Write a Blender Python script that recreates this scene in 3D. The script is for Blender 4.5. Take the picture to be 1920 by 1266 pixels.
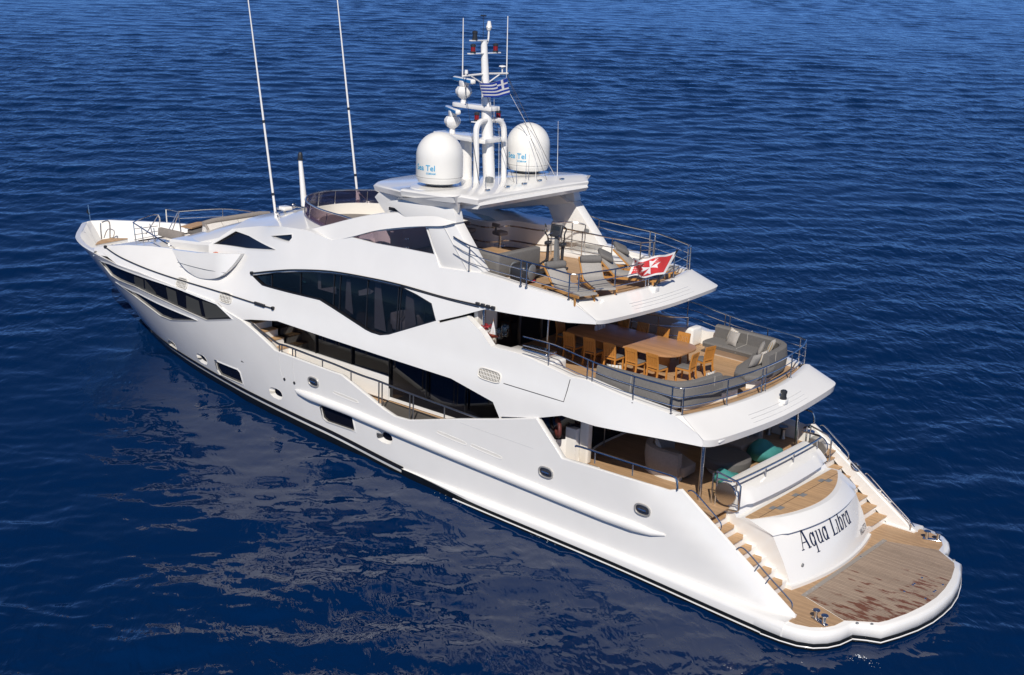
import bpy, bmesh, math, random
from mathutils import Vector, Matrix
from mathutils.geometry import delaunay_2d_cdt
random.seed(7)
PI = math.pi
for o in list(bpy.data.objects): bpy.data.objects.remove(o)
SC = bpy.context.scene
COL = SC.collection

# ------------------------------------------------------------------ camera
CAM = Vector((-12.13577374, 32.41749632, 16.58876665))
YAW, PITCH, ROLL, FPX = math.radians(-50.25108338), math.radians(15.88767484), math.radians(2.11386628), 2486.1807
FW = Vector((math.cos(YAW)*math.cos(PITCH), math.sin(YAW)*math.cos(PITCH), -math.sin(PITCH)))
_r = FW.cross(Vector((0, 0, 1))).normalized(); _u = _r.cross(FW)
RT = _r*math.cos(ROLL) + _u*math.sin(ROLL); UP = _u*math.cos(ROLL) - _r*math.sin(ROLL)
cd = bpy.data.cameras.new('camera'); cam = bpy.data.objects.new('camera', cd); COL.objects.link(cam)
cd.sensor_width = 36; cd.lens = 36*FPX/1920; cd.clip_start = 0.5; cd.clip_end = 20000
mw = Matrix((RT, UP, -FW)).transposed().to_4x4(); mw.translation = CAM
cam.matrix_world = mw
SC.camera = cam

# ------------------------------------------------------------------ light
SUN = Vector((-0.44, 0.60, 0.67)).normalized()      # towards the sun
world = bpy.data.worlds.new('World'); SC.world = world; world.use_nodes = True
nt = world.node_tree; nt.nodes.clear()
wo = nt.nodes.new('ShaderNodeOutputWorld'); bg = nt.nodes.new('ShaderNodeBackground'); sky = nt.nodes.new('ShaderNodeTexSky')
sky.sky_type = 'NISHITA'; sky.sun_disc = False
sky.sun_elevation = math.asin(SUN.z); sky.sun_rotation = math.atan2(SUN.x, SUN.y)
sky.air_density = 1.0; sky.altitude = 7000; sky.dust_density = 0.0; sky.ozone_density = 10.0
bg.inputs['Strength'].default_value = 0.1
nt.links.new(sky.outputs[0], bg.inputs[0]); nt.links.new(bg.outputs[0], wo.inputs[0])
sl = bpy.data.lights.new('sun', 'SUN'); sl.energy = 4.6; sl.angle = math.radians(0.5); sl.color = (1.0, 0.94, 0.85)
so = bpy.data.objects.new('sun', sl); COL.objects.link(so); so.location = (0, 0, 40)
so.rotation_euler = SUN.to_track_quat('Z', 'Y').to_euler()
SC.view_settings.view_transform = 'Standard'; SC.view_settings.look = 'None'
SC.view_settings.exposure = 0.0; SC.view_settings.gamma = 1.0
SC.render.engine = 'CYCLES'; SC.cycles.max_bounces = 8; SC.cycles.use_denoising = True

# ------------------------------------------------------------------ pixel of the photograph -> point of the place
CR = dict(A=(130,370,520/1881),B=(450,360,520/1881),C=(680,30,450/1540),D=(830,370,530/1920),E=(860,560,.375),F=(1000,740,560/1920),G=(1280,760,540/1486),H=(470,580,530/1920),I=(1440,960,380/1850),J=(120,370,260/1732),K=(1060,440,300/1899),L=(1260,620,340/1871),M=(690,290,440/1920),N=(200,500,420/1899),O=(560,720,440/1857),P=(960,880,560/1920),Q=(0,0,1))
def ray(c, x, y):
    a, b, s = CR[c]; u = a+x*s; v = b+y*s
    return FW + RT*((u-960)/FPX) - UP*((v-633)/FPX)
def ax_(c, x, y, k, val):
    d = ray(c, x, y); return CAM + d*((val-CAM[k])/d[k])
def oX(c, x, y, v): return ax_(c, x, y, 0, v)
def oY(c, x, y, v): return ax_(c, x, y, 1, v)
def oZ(c, x, y, v): return ax_(c, x, y, 2, v)
def oS(fn, c, x, y):
    yy = 3.6
    for _ in range(14):
        p = oY(c, x, y, yy); yy = yy*.3 + fn(p.x, p.z)*.7
    return oY(c, x, y, yy)

# ------------------------------------------------------------------ materials
def newmat(name):
    m = bpy.data.materials.new(name); m.use_nodes = True
    return m, m.node_tree, m.node_tree.nodes['Principled BSDF']
def pm(name, col, rough=.4, metal=0, spec=.5, coat=0, noise=0, nscale=8, bump=0, bscale=60, emit=None):
    m, t, b = newmat(name)
    b.inputs['Base Color'].default_value = (*col, 1); b.inputs['Roughness'].default_value = rough
    b.inputs['Metallic'].default_value = metal; b.inputs['Specular IOR Level'].default_value = spec
    b.inputs['Coat Weight'].default_value = coat; b.inputs['Coat Roughness'].default_value = .08
    tc = t.nodes.new('ShaderNodeTexCoord')
    if noise:
        n = t.nodes.new('ShaderNodeTexNoise'); n.inputs['Scale'].default_value = nscale; n.inputs['Detail'].default_value = 5
        r = t.nodes.new('ShaderNodeMapRange'); r.inputs[1].default_value = .3; r.inputs[2].default_value = .7
        r.inputs[3].default_value = 1-noise; r.inputs[4].default_value = 1+noise*.4
        mx = t.nodes.new('ShaderNodeMix'); mx.data_type = 'RGBA'; mx.blend_type = 'MULTIPLY'; mx.inputs[0].default_value = 1
        mx.inputs[6].default_value = (*col, 1)
        t.links.new(tc.outputs['Object'], n.inputs['Vector']); t.links.new(n.outputs[0], r.inputs[0])
        t.links.new(r.outputs[0], mx.inputs[7]); t.links.new(mx.outputs[2], b.inputs['Base Color'])
    if bump:
        n2 = t.nodes.new('ShaderNodeTexNoise'); n2.inputs['Scale'].default_value = bscale; n2.inputs['Detail'].default_value = 3
        bp = t.nodes.new('ShaderNodeBump'); bp.inputs['Strength'].default_value = bump; bp.inputs['Distance'].default_value = .01
        t.links.new(tc.outputs['Object'], n2.inputs['Vector']); t.links.new(n2.outputs[0], bp.inputs['Height']); t.links.new(bp.outputs[0], b.inputs['Normal'])
    return m
WHITE = pm('white_gelcoat', (.785,.77,.74), .14, spec=.5, coat=.4, noise=.025, nscale=1.2)
CREAM = pm('cream_gelcoat', (.76,.73,.67), .35, noise=.03, nscale=2)
BLACKG = pm('black_glass', (.006,.006,.009), .04, spec=.6)
BLACK = pm('black_trim', (.012,.012,.014), .35)
BOOT = pm('black_bottom_paint', (.008,.010,.012), .3, noise=.3, nscale=3)
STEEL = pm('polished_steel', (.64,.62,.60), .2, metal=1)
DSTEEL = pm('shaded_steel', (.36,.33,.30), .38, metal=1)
GREYF = pm('grey_fabric', (.165,.157,.150), .9, spec=.2, noise=.12, nscale=20, bump=.25, bscale=300)
TAUPE = pm('taupe_fabric', (.27,.24,.215), .9, spec=.2, noise=.1, nscale=15, bump=.25, bscale=300)
LGREY = pm('light_grey_fabric', (.35,.33,.305), .9, spec=.2, noise=.1, nscale=18, bump=.25, bscale=300)
OFFW = pm('off_white_fabric', (.62,.59,.55), .9, spec=.2, noise=.08, nscale=14, bump=.3, bscale=200)
TEAL = pm('teal_fabric', (.045,.215,.205), .75, spec=.3, noise=.1, nscale=8, bump=.2, bscale=120)
DARKP = pm('dark_plastic', (.025,.026,.03), .4)
GREYP = pm('grey_plastic', (.18,.19,.20), .4)
RED = pm('red_cloth', (.58,.035,.04), .75, noise=.1, nscale=6)
WCLOTH = pm('white_cloth', (.75,.74,.73), .8)
BLUEC = pm('blue_cloth', (.008,.04,.33), .75)
RLENS = pm('red_lens', (.22,.008,.008), .15)
NAVY = pm('navy_lettering', (.012,.018,.05), .35)
CYAN = pm('cyan_lettering', (.01,.33,.58), .4)
RBLUE = pm('radar_blue', (.02,.16,.42), .35)
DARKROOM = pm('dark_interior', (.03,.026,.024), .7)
CURT = pm('grey_curtain', (.42,.41,.40), .9)
DOME = pm('radome_white', (.78,.765,.72), .32, noise=.02, nscale=3)
ORANGE = pm('orange_plastic', (.55,.10,.02), .5)
GLASST = pm('grey_mirror', (.10,.095,.09), .12, metal=.6)

def wood(name, c1, c2, plank=.12, rot=0, seam=.35, rough=.55, wet=False, fade=0):
    m, t, b = newmat(name); N = t.nodes; L = t.links
    tc = N.new('ShaderNodeTexCoord'); mp = N.new('ShaderNodeMapping'); mp.inputs['Rotation'].default_value[2] = rot
    L.new(tc.outputs['Object'], mp.inputs[0])
    st = N.new('ShaderNodeMapping'); st.inputs['Scale'].default_value = (1.2, 14, 6); L.new(mp.outputs[0], st.inputs[0])
    n = N.new('ShaderNodeTexNoise'); n.inputs['Scale'].default_value = 2.2; n.inputs['Detail'].default_value = 8; n.inputs['Roughness'].default_value = .65
    L.new(st.outputs[0], n.inputs['Vector'])
    cr = N.new('ShaderNodeValToRGB'); cr.color_ramp.elements[0].position = .3; cr.color_ramp.elements[1].position = .72
    cr.color_ramp.elements[0].color = (*c1, 1); cr.color_ramp.elements[1].color = (*c2, 1); L.new(n.outputs[0], cr.inputs[0])
    col = cr.outputs[0]
    sp = N.new('ShaderNodeSeparateXYZ'); L.new(mp.outputs[0], sp.inputs[0])
    if plank:
        dv = N.new('ShaderNodeMath'); dv.operation = 'DIVIDE'; dv.inputs[1].default_value = plank; L.new(sp.outputs[1], dv.inputs[0])
        fl = N.new('ShaderNodeMath'); fl.operation = 'FLOOR'; L.new(dv.outputs[0], fl.inputs[0])
        wn = N.new('ShaderNodeTexWhiteNoise'); wn.noise_dimensions = '1D'; L.new(fl.outputs[0], wn.inputs['W'])
        mr = N.new('ShaderNodeMapRange'); mr.inputs[3].default_value = .86; mr.inputs[4].default_value = 1.1; L.new(wn.outputs[0], mr.inputs[0])
        mu = N.new('ShaderNodeMix'); mu.data_type = 'RGBA'; mu.blend_type = 'MULTIPLY'; mu.inputs[0].default_value = 1
        L.new(col, mu.inputs[6]); L.new(mr.outputs[0], mu.inputs[7]); col = mu.outputs[2]
        fr = N.new('ShaderNodeMath'); fr.operation = 'FRACT'; L.new(dv.outputs[0], fr.inputs[0])
        lt = N.new('ShaderNodeMath'); lt.operation = 'LESS_THAN'; lt.inputs[1].default_value = .10; L.new(fr.outputs[0], lt.inputs[0])
        ms = N.new('ShaderNodeMath'); ms.operation = 'MULTIPLY'; ms.inputs[1].default_value = seam; L.new(lt.outputs[0], ms.inputs[0])
        mx = N.new('ShaderNodeMix'); mx.data_type = 'RGBA'; mx.inputs[7].default_value = (.03,.022,.016,1)
        L.new(ms.outputs[0], mx.inputs[0]); L.new(col, mx.inputs[6]); col = mx.outputs[2]
    if wet:   # damp stains left by swimmers
        s2 = N.new('ShaderNodeMapping'); s2.inputs['Scale'].default_value = (1.0, 3.2, 1); L.new(mp.outputs[0], s2.inputs[0])
        n3 = N.new('ShaderNodeTexNoise'); n3.inputs['Scale'].default_value = 1.7; n3.inputs['Detail'].default_value = 6; n3.inputs['Roughness'].default_value = .62
        L.new(s2.outputs[0], n3.inputs['Vector'])
        # more of it towards the port and aft side
        m1 = N.new('ShaderNodeMath'); m1.operation = 'MULTIPLY_ADD'; m1.inputs[1].default_value = -.05; m1.inputs[2].default_value = -.02; L.new(sp.outputs[0], m1.inputs[0])
        m2 = N.new('ShaderNodeMath'); m2.operation = 'ADD'; L.new(n3.outputs[0], m2.inputs[0]); L.new(m1.outputs[0], m2.inputs[1])
        m3 = N.new('ShaderNodeMath'); m3.operation = 'MULTIPLY_ADD'; m3.inputs[1].default_value = .035; m3.inputs[2].default_value = 0; L.new(sp.outputs[1], m3.inputs[0])
        m4 = N.new('ShaderNodeMath'); m4.operation = 'ADD'; L.new(m2.outputs[0], m4.inputs[0]); L.new(m3.outputs[0], m4.inputs[1])
        w = N.new('ShaderNodeMapRange'); w.inputs[1].default_value = .50; w.inputs[2].default_value = .57; L.new(m4.outputs[0], w.inputs[0])
        mx2 = N.new('ShaderNodeMix'); mx2.data_type = 'RGBA'; mx2.inputs[7].default_value = (.17,.068,.03,1)
        L.new(w.outputs[0], mx2.inputs[0]); L.new(col, mx2.inputs[6]); col = mx2.outputs[2]
        rr = N.new('ShaderNodeMapRange'); rr.inputs[3].default_value = rough; rr.inputs[4].default_value = .2; L.new(w.outputs[0], rr.inputs[0]); L.new(rr.outputs[0], b.inputs['Roughness'])
    else: b.inputs['Roughness'].default_value = rough
    L.new(col, b.inputs['Base Color'])
    return m
TEAK = wood('teak_deck', (.36,.22,.115), (.50,.325,.185), .055, seam=.28)
TEAKW = wood('weathered_teak', (.275,.20,.145), (.41,.31,.23), .085, seam=.8, rough=.65, wet=True)
TEAKS = wood('teak_tread', (.40,.24,.12), (.54,.35,.19), .06, seam=.2)
TABLEW = wood('table_teak', (.38,.19,.085), (.49,.27,.13), .13, seam=.12, rough=.35)
CHAIRW = wood('golden_teak', (.42,.17,.03), (.55,.25,.06), 0, rough=.45)
LOUNGEW = wood('lounger_teak', (.40,.18,.045), (.52,.27,.08), 0, rough=.5)

def glassmat(name, tint, gloss=.05):
    m = bpy.data.materials.new(name); m.use_nodes = True; t = m.node_tree; t.nodes.clear()
    o = t.nodes.new('ShaderNodeOutputMaterial'); tr = t.nodes.new('ShaderNodeBsdfTransparent'); gl = t.nodes.new('ShaderNodeBsdfGlossy')
    tr.inputs[0].default_value = (*tint, 1); gl.inputs['Roughness'].default_value = .02
    lw = t.nodes.new('ShaderNodeLayerWeight'); pw = t.nodes.new('ShaderNodeMath'); pw.operation = 'POWER'; pw.inputs[1].default_value = 4; t.links.new(lw.outputs['Facing'], pw.inputs[0])
    ma = t.nodes.new('ShaderNodeMath'); ma.operation = 'MULTIPLY_ADD'; ma.inputs[1].default_value = .7; ma.inputs[2].default_value = gloss; t.links.new(pw.outputs[0], ma.inputs[0])
    mx = t.nodes.new('ShaderNodeMixShader'); t.links.new(ma.outputs[0], mx.inputs[0]); t.links.new(tr.outputs[0], mx.inputs[1]); t.links.new(gl.outputs[0], mx.inputs[2])
    t.links.new(mx.outputs[0], o.inputs[0]); return m
TINT = glassmat('tinted_glass', (.50,.49,.52), gloss=.03)
SMOKE = glassmat('smoked_plexiglass', (.64,.56,.61), gloss=.04)

# ------------------------------------------------------------------ mesh helpers
class MB:
    def __init__(s): s.v = []; s.f = []
    def add(s, vs, fs):
        n = len(s.v); s.v += [tuple(v) for v in vs]; s.f += [tuple(n+i for i in f) for f in fs]; return s
    def box(s, a, b, M=None):
        x0,y0,z0 = a; x1,y1,z1 = b
        vs = [Vector((x,y,z)) for z in (z0,z1) for y in (y0,y1) for x in (x0,x1)]
        if M: vs = [M @ v for v in vs]
        return s.add(vs, [(0,2,3,1),(4,5,7,6),(0,1,5,4),(2,6,7,3),(0,4,6,2),(1,3,7,5)])
    def rbox(s, a, b, r=.04, M=None, seg=3):
        bm = bmesh.new(); bmesh.ops.create_cube(bm, size=1)
        for v in bm.verts: v.co = Vector(((a[i]+b[i])/2 + v.co[i]*(b[i]-a[i]) for i in range(3)))
        bmesh.ops.bevel(bm, geom=bm.edges[:], offset=min(r, .49*min(b[i]-a[i] for i in range(3))), segments=seg, affect='EDGES', profile=.5)
        if M: bmesh.ops.transform(bm, matrix=M, verts=bm.verts)
        bm.verts.index_update(); s.add([v.co.copy() for v in bm.verts], [[v.index for v in f.verts] for f in bm.faces]); bm.free(); return s
    def tube(s, pts, r, n=7, closed=False, cap=True):
        pts = [Vector(p) for p in pts]; N = len(pts); rings = []; up = None
        for i, p in enumerate(pts):
            a = pts[i-1] if (i or closed) else p; c = pts[(i+1) % N] if (i < N-1 or closed) else p
            t = (c-a).normalized()
            if up is None:
                up = t.orthogonal().normalized()
            up = (up - t*up.dot(t)); up = up.normalized() if up.length > 1e-6 else t.orthogonal().normalized()
            w = t.cross(up); rr = r[i] if isinstance(r, (list, tuple)) else r
            rings.append([p + (up*math.cos(2*PI*k/n) + w*math.sin(2*PI*k/n))*rr for k in range(n)])
        return s.loft(rings, cap=cap and not closed, closed=closed)
    def loft(s, rings, cap=True, closed=False, ring_closed=True):
        m = len(rings[0]); vs = [v for r in rings for v in r]; fs = []; R = len(rings)
        for i in range(R if closed else R-1):
            j = (i+1) % R
            for k in range(m if ring_closed else m-1):
                l = (k+1) % m; fs.append((i*m+k, i*m+l, j*m+l, j*m+k))
        if cap and ring_closed: fs += [tuple(range(m))[::-1], tuple((R-1)*m+k for k in range(m))]
        return s.add(vs, fs)
    def lathe(s, prof, c=(0,0,0), n=24, axis='z', M=None):
        rings = []
        for r, z in prof:
            ring = []
            for k in range(n):
                a = 2*PI*k/n; p = Vector((r*math.cos(a), r*math.sin(a), z))
                if axis == 'x': p = Vector((z, p.x, p.y))
                if axis == 'y': p = Vector((p.x, z, p.y))
                if M: p = M @ p
                ring.append(p + Vector(c))
            rings.append(ring)
        return s.loft(rings)
    def prism(s, poly, d):
        d = Vector(d); a = [Vector(p) for p in poly]; n = len(a)
        return s.add(a + [p+d for p in a], [tuple(range(n))[::-1], tuple(range(n, 2*n))] + [(i, (i+1) % n, n+(i+1) % n, n+i) for i in range(n)])
    def slab(s, xy, z0, z1): return s.prism([(x, y, z0) for x, y in xy], (0, 0, z1-z0))
    def mirror(s, only=False):
        v = [(a, -b, c) for a, b, c in s.v]; f = [t[::-1] for t in s.f]
        if only: s.v = v; s.f = f
        else: s.add(v, f)
        return s
    def xf(s, M): s.v = [tuple(M @ Vector(p)) for p in s.v]; return s
    def build(s, name, mat, parent=None, ang=35, bevel=0, recalc=True):
        me = bpy.data.meshes.new(name); me.from_pydata(s.v, [], s.f); me.validate()
        bm = bmesh.new(); bm.from_mesh(me)
        bmesh.ops.remove_doubles(bm, verts=bm.verts, dist=1e-5)
        if recalc: bmesh.ops.recalc_face_normals(bm, faces=bm.faces)
        if bevel:
            ed = [e for e in bm.edges if len(e.link_faces) == 2 and e.calc_face_angle(0) > .6]
            bmesh.ops.bevel(bm, geom=ed, offset=bevel, segments=2, affect='EDGES', profile=.6, clamp_overlap=True)
        for f in bm.faces: f.smooth = True
        bm.to_mesh(me); bm.free()
        me.set_sharp_from_angle(angle=math.radians(ang))
        me.materials.append(mat)
        o = bpy.data.objects.new(name, me); COL.objects.link(o)
        if parent: o.parent = parent; o.matrix_parent_inverse = parent.matrix_world.inverted()
        return o
def pair(m, name, mat, parent, **k):
    o = m.build(name, mat, parent, **k); q = MB().add(m.v, m.f); q.mirror(True); q.build(name, mat, parent, **k); return o
def tag(o, label=None, cat=None, group=None, kind=None):
    if label: o['label'] = label
    if cat: o['category'] = cat
    if group: o['group'] = group
    if kind: o['kind'] = kind
    return o
def empty(name, loc=(0,0,0), rz=0):
    o = bpy.data.objects.new(name, None); COL.objects.link(o); o.location = loc; o.rotation_euler = (0,0,rz)
    o.empty_display_size = .2; bpy.context.view_layer.update(); return o
def child(o, p): o.parent = p; o.matrix_parent_inverse = Matrix.Identity(4); return o
def copy_tree(o, parent=None):
    c = o.copy(); COL.objects.link(c)
    if parent: c.parent = parent; c.matrix_parent_inverse = o.matrix_parent_inverse.copy()
    for ch in list(o.children): copy_tree(ch, c)
    return c
def interp(tab, x):
    if x <= tab[0][0]: return tab[0][1]
    for i in range(len(tab)-1):
        x0, y0 = tab[i]; x1, y1 = tab[i+1]
        if x <= x1:
            h = x1-x0; t = (x-x0)/h
            def sl(k):
                if k == 0 : return (tab[1][1]-tab[0][1])/(tab[1][0]-tab[0][0])
                if k == len(tab)-1: return (tab[k][1]-tab[k-1][1])/(tab[k][0]-tab[k-1][0])
                a = (tab[k][1]-tab[k-1][1])/(tab[k][0]-tab[k-1][0]); b = (tab[k+1][1]-tab[k][1])/(tab[k+1][0]-tab[k][0])
                return 0 if a*b <= 0 else 2*a*b/(a+b)
            m0, m1 = sl(i)*h, sl(i+1)*h
            return (2*t**3-3*t*t+1)*y0 + (t**3-2*t*t+t)*m0 + (-2*t**3+3*t*t)*y1 + (t**3-t*t)*m1
    return tab[-1][1]
def lerp(a, b, t): return a+(b-a)*t
def sm(t): t = max(0, min(1, t)); return t*t*(3-2*t)
def inpoly(p, poly):
    x, y = p; c = False; n = len(poly)
    for i in range(n):
        x0, y0 = poly[i]; x1, y1 = poly[i-1]
        if (y0 > y) != (y1 > y) and x < (x1-x0)*(y-y0)/(y1-y0)+x0: c = not c
    return c
def dens(poly, step, closed=True):
    out = []; n = len(poly)
    for i in range(n if closed else n-1):
        a = poly[i]; b = poly[(i+1) % n]; k = max(1, int(math.hypot(b[0]-a[0], b[1]-a[1])/step))
        out += [(a[0]+(b[0]-a[0])*j/k, a[1]+(b[1]-a[1])*j/k) for j in range(k)]
    if not closed: out.append(poly[-1])
    return out
def curve(pts, k=6, closed=False):
    """Catmull-Rom through points of any dimension"""
    P = [tuple(p) for p in pts]; n = len(P); out = []
    for i in range(n if closed else n-1):
        if closed: a, b, c, d = P[i-1], P[i], P[(i+1) % n], P[(i+2) % n]
        else: a, b, c, d = P[max(i-1,0)], P[i], P[i+1], P[min(i+2,n-1)]
        for j in range(k):
            t = j/k
            out.append(tuple(.5*(2*b[q]+(c[q]-a[q])*t+(2*a[q]-5*b[q]+4*c[q]-d[q])*t*t+(3*b[q]-a[q]-3*c[q]+d[q])*t**3) for q in range(len(b))))
    if not closed: out.append(P[-1])
    return out
def panel(mb, fn, outline, holes=(), step=.3, thick=.06, off=0, extra=()):
    """sheet with y = fn(x, z)+off over an (x, z) outline, given real thickness inwards"""
    ol = dens(outline, step*.6); hs = [dens(h, step*.5) for h in holes]
    verts = []; edges = []
    for loop in [ol]+hs:
        n0 = len(verts); verts += loop; edges += [(n0+i, n0+(i+1) % len(loop)) for i in range(len(loop))]
    bpts = list(verts)
    x0 = min(p[0] for p in ol); x1 = max(p[0] for p in ol); z0 = min(p[1] for p in ol); z1 = max(p[1] for p in ol)
    cand = list(extra); i = 0
    x = x0+step/2
    while x < x1:
        z = z0+step/2
        while z < z1: cand.append((x, z)); z += step
        x += step
    d2 = (step*.4)**2
    cell = {}
    for b in bpts: cell.setdefault((int(b[0]//step), int(b[1]//step)), []).append(b)
    for c in cand:
        if not inpoly(c, ol) or any(inpoly(c, h) for h in hs): continue
        ci, cj = int(c[0]//step), int(c[1]//step)
        if any((b[0]-c[0])**2+(b[1]-c[1])**2 < d2 for i in (-1,0,1) for j in (-1,0,1) for b in cell.get((ci+i, cj+j), ())): continue
        verts.append(c)
    V, Ed, Fc, *_ = delaunay_2d_cdt([Vector(v) for v in verts], edges, [], 0, 1e-6)
    tris = []
    for f in Fc:
        cx = sum(V[i][0] for i in f)/3; cz = sum(V[i][1] for i in f)/3
        if inpoly((cx, cz), ol) and not any(inpoly((cx, cz), h) for h in hs): tris.append(tuple(f))
    fr = [(v[0], max(0, fn(v[0], v[1])+off), v[1]) for v in V]
    if not thick: return mb.add(fr, tris)
    bk = [(x, max(-.02, y-thick), z) for x, y, z in fr]; n = len(fr)
    cnt = {}
    for f in tris:
        for a, b in ((f[0],f[1]),(f[1],f[2]),(f[2],f[0])): cnt[(min(a,b),max(a,b))] = cnt.get((min(a,b),max(a,b)), 0)+1
    rim = [(a, b, b+n, a+n) for (a, b), k in cnt.items() if k == 1]
    return mb.add(fr+bk, tris + [tuple(i+n for i in f[::-1]) for f in tris] + rim)
def strip(fn, line, w, off=.012):
    """thin raised band that follows a side surface along an (x, z) line"""
    mb = MB(); pts = dens(line, .15, False); rings = []
    for i, (x, z) in enumerate(pts):
        a = pts[max(i-1,0)]; b = pts[min(i+1,len(pts)-1)]; d = math.hypot(b[0]-a[0], b[1]-a[1]); nx, nz = -(b[1]-a[1])/d*w/2, (b[0]-a[0])/d*w/2
        y = fn(x, z)
        rings.append([(x-nx, fn(x-nx, z-nz)-.02, z-nz), (x-nx, fn(x-nx, z-nz)+off, z-nz), (x+nx, fn(x+nx, z+nz)+off, z+nz), (x+nx, fn(x+nx, z+nz)-.02, z+nz)])
    return mb.loft(rings)
# ------------------------------------------------------------------ the sea
SLOPE = .0343; SZ0 = -.0704
HEEL = .03
def seaz(x, y=4.0): return SZ0+SLOPE*x-HEEL*(y-4.0)
import numpy as np
def sea_material():
    m, t, b = newmat('sea_water'); N = t.nodes; L = t.links
    b.inputs['Base Color'].default_value = (.0003,.013,.057,1); b.inputs['Roughness'].default_value = .05; b.inputs['IOR'].default_value = 1.333
    tc = N.new('ShaderNodeTexCoord'); mp = N.new('ShaderNodeMapping'); mp.inputs['Rotation'].default_value[2] = math.radians(44); L.new(tc.outputs['Object'], mp.inputs[0])
    def noise(scale, sx, sy, detail, dist, rough=.55, rot=0):
        s = N.new('ShaderNodeMapping'); s.inputs['Scale'].default_value = (sx, sy, 1); s.inputs['Rotation'].default_value[2] = rot; L.new(mp.outputs[0], s.inputs[0])
        n = N.new('ShaderNodeTexNoise'); n.noise_dimensions = '2D'; n.inputs['Scale'].default_value = scale; n.inputs['Detail'].default_value = detail; n.inputs['Roughness'].default_value = rough; n.inputs['Distortion'].default_value = dist
        L.new(s.outputs[0], n.inputs['Vector']); return n.outputs[0]
    h = None
    big = noise(.035, 1, 1, 2, 0)          # patches of rougher and calmer water
    amp = N.new('ShaderNodeMapRange'); amp.inputs[1].default_value = .36; amp.inputs[2].default_value = .64; amp.inputs[3].default_value = .5; amp.inputs[4].default_value = 1.2; L.new(big, amp.inputs[0])
    for (sc, sx, sy, de, di, a, ro) in ((.42, .6, 1, 3, .4, .12, .25), (1.25, .55, 1, 3, .5, .080, -.2), (3.0, .45, 1, 2, .4, .030, .1)):
        n = noise(sc, sx, sy, de, di, rot=ro)
        mu = N.new('ShaderNodeMath'); mu.operation = 'MULTIPLY'; mu.inputs[1].default_value = a; L.new(n, mu.inputs[0])
        m2 = N.new('ShaderNodeMath'); m2.operation = 'MULTIPLY'; L.new(mu.outputs[0], m2.inputs[0]); L.new(amp.outputs[0], m2.inputs[1])
        if h is None: h = m2.outputs[0]
        else:
            ad = N.new('ShaderNodeMath'); L.new(h, ad.inputs[0]); L.new(m2.outputs[0], ad.inputs[1]); h = ad.outputs[0]
    at = N.new('ShaderNodeAttribute'); at.attribute_name = 'calm'
    cm = N.new('ShaderNodeMath'); cm.operation = 'MULTIPLY_ADD'; cm.inputs[1].default_value = -.62; cm.inputs[2].default_value = 1; L.new(at.outputs['Fac'], cm.inputs[0])
    hm = N.new('ShaderNodeMath'); hm.operation = 'MULTIPLY'; L.new(h, hm.inputs[0]); L.new(cm.outputs[0], hm.inputs[1]); h = hm.outputs[0]
    bp = N.new('ShaderNodeBump'); bp.inputs['Strength'].default_value = 1; bp.inputs['Distance'].default_value = 1.0
    L.new(h, bp.inputs['Height']); L.new(bp.outputs[0], b.inputs['Normal'])
    return m
SEAM = sea_material()
def wave_sheet():
    """real waves: a fan of water over the view, finer near the yacht, widening to the far sea"""
    O = np.array([-12.0, 32.5]); a0 = math.radians(-50-62); a1 = math.radians(-50+62); NA = 1000
    rs = [14.0]
    while rs[-1] < 1500: rs.append(rs[-1]+max(.10, rs[-1]*.0030))
    rs = np.array(rs); th = np.linspace(a0, a1, NA)
    Rg, T = np.meshgrid(rs, th, indexing='ij'); X = O[0]+Rg*np.cos(T); Y = O[1]+Rg*np.sin(T)
    sp_ = np.maximum(np.maximum(.10, Rg*.0030), Rg*(a1-a0)/NA)
    rng = np.random.default_rng(5); Z = np.zeros_like(X); wind = math.radians(-50+12)
    env = .8+.35*np.sin(X*.031+Y*.017+1)*np.sin(Y*.043-X*.011)
    for k in range(150):
        lam = .38*(6/.38)**rng.random(); d = wind+rng.normal(0,.5); kk = 2*math.pi/lam; ph = rng.random()*6.28
        slope = .0130*(1.45 if lam < .95 else 1 if lam < 3 else (3/lam)**.7)
        fade = np.clip((lam/sp_-2.2)/2.0, 0, 1)
        arg = kk*(X*math.cos(d)+Y*math.sin(d))+ph
        Z += fade*env*(slope/kk)*(np.cos(arg)+.18*np.cos(2*arg))*1.25
    # water lying in the lee of the hull, on its port side, is calmer
    def ss_(t): t = np.clip(t,0,1); return t*t*(3-2*t)
    calm = ss_((12.5-(Y-4)+1.6*np.sin(X*.45)+1.2*np.sin(X*.21+2))/8)*ss_((X+5)/6)*ss_((40-X)/9)*ss_((Y+1)/4)
    Z = Z*(1-.55*calm)
    edge = np.clip((1500-Rg)/300,0,1); Z = Z*edge + SZ0+SLOPE*X-HEEL*(Y-4.0)
    nr, na = X.shape; me = bpy.data.meshes.new('sea'); n = nr*na
    me.vertices.add(n); me.vertices.foreach_set('co', np.stack([X,Y,Z],-1).astype(np.float32).ravel())
    i, j = np.meshgrid(np.arange(nr-1), np.arange(na-1), indexing='ij'); q = (i*na+j).ravel()
    f = np.stack([q, q+na, q+na+1, q+1], -1).astype(np.int32); nf = len(f)
    me.loops.add(nf*4); me.loops.foreach_set('vertex_index', f.ravel()); me.polygons.add(nf)
    me.polygons.foreach_set('loop_start', np.arange(0,nf*4,4,dtype=np.int32)); me.polygons.foreach_set('loop_total', np.full(nf,4,np.int32))
    me.update(calc_edges=True); me.polygons.foreach_set('use_smooth', np.ones(nf,bool)); me.materials.append(SEAM); at_ = me.attributes.new('calm', 'FLOAT', 'POINT'); at_.data.foreach_set('value', calm.astype(np.float32).ravel())
    o = bpy.data.objects.new('sea', me); COL.objects.link(o); return o
tag(wave_sheet(), kind='structure')
R_ = 6000
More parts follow.
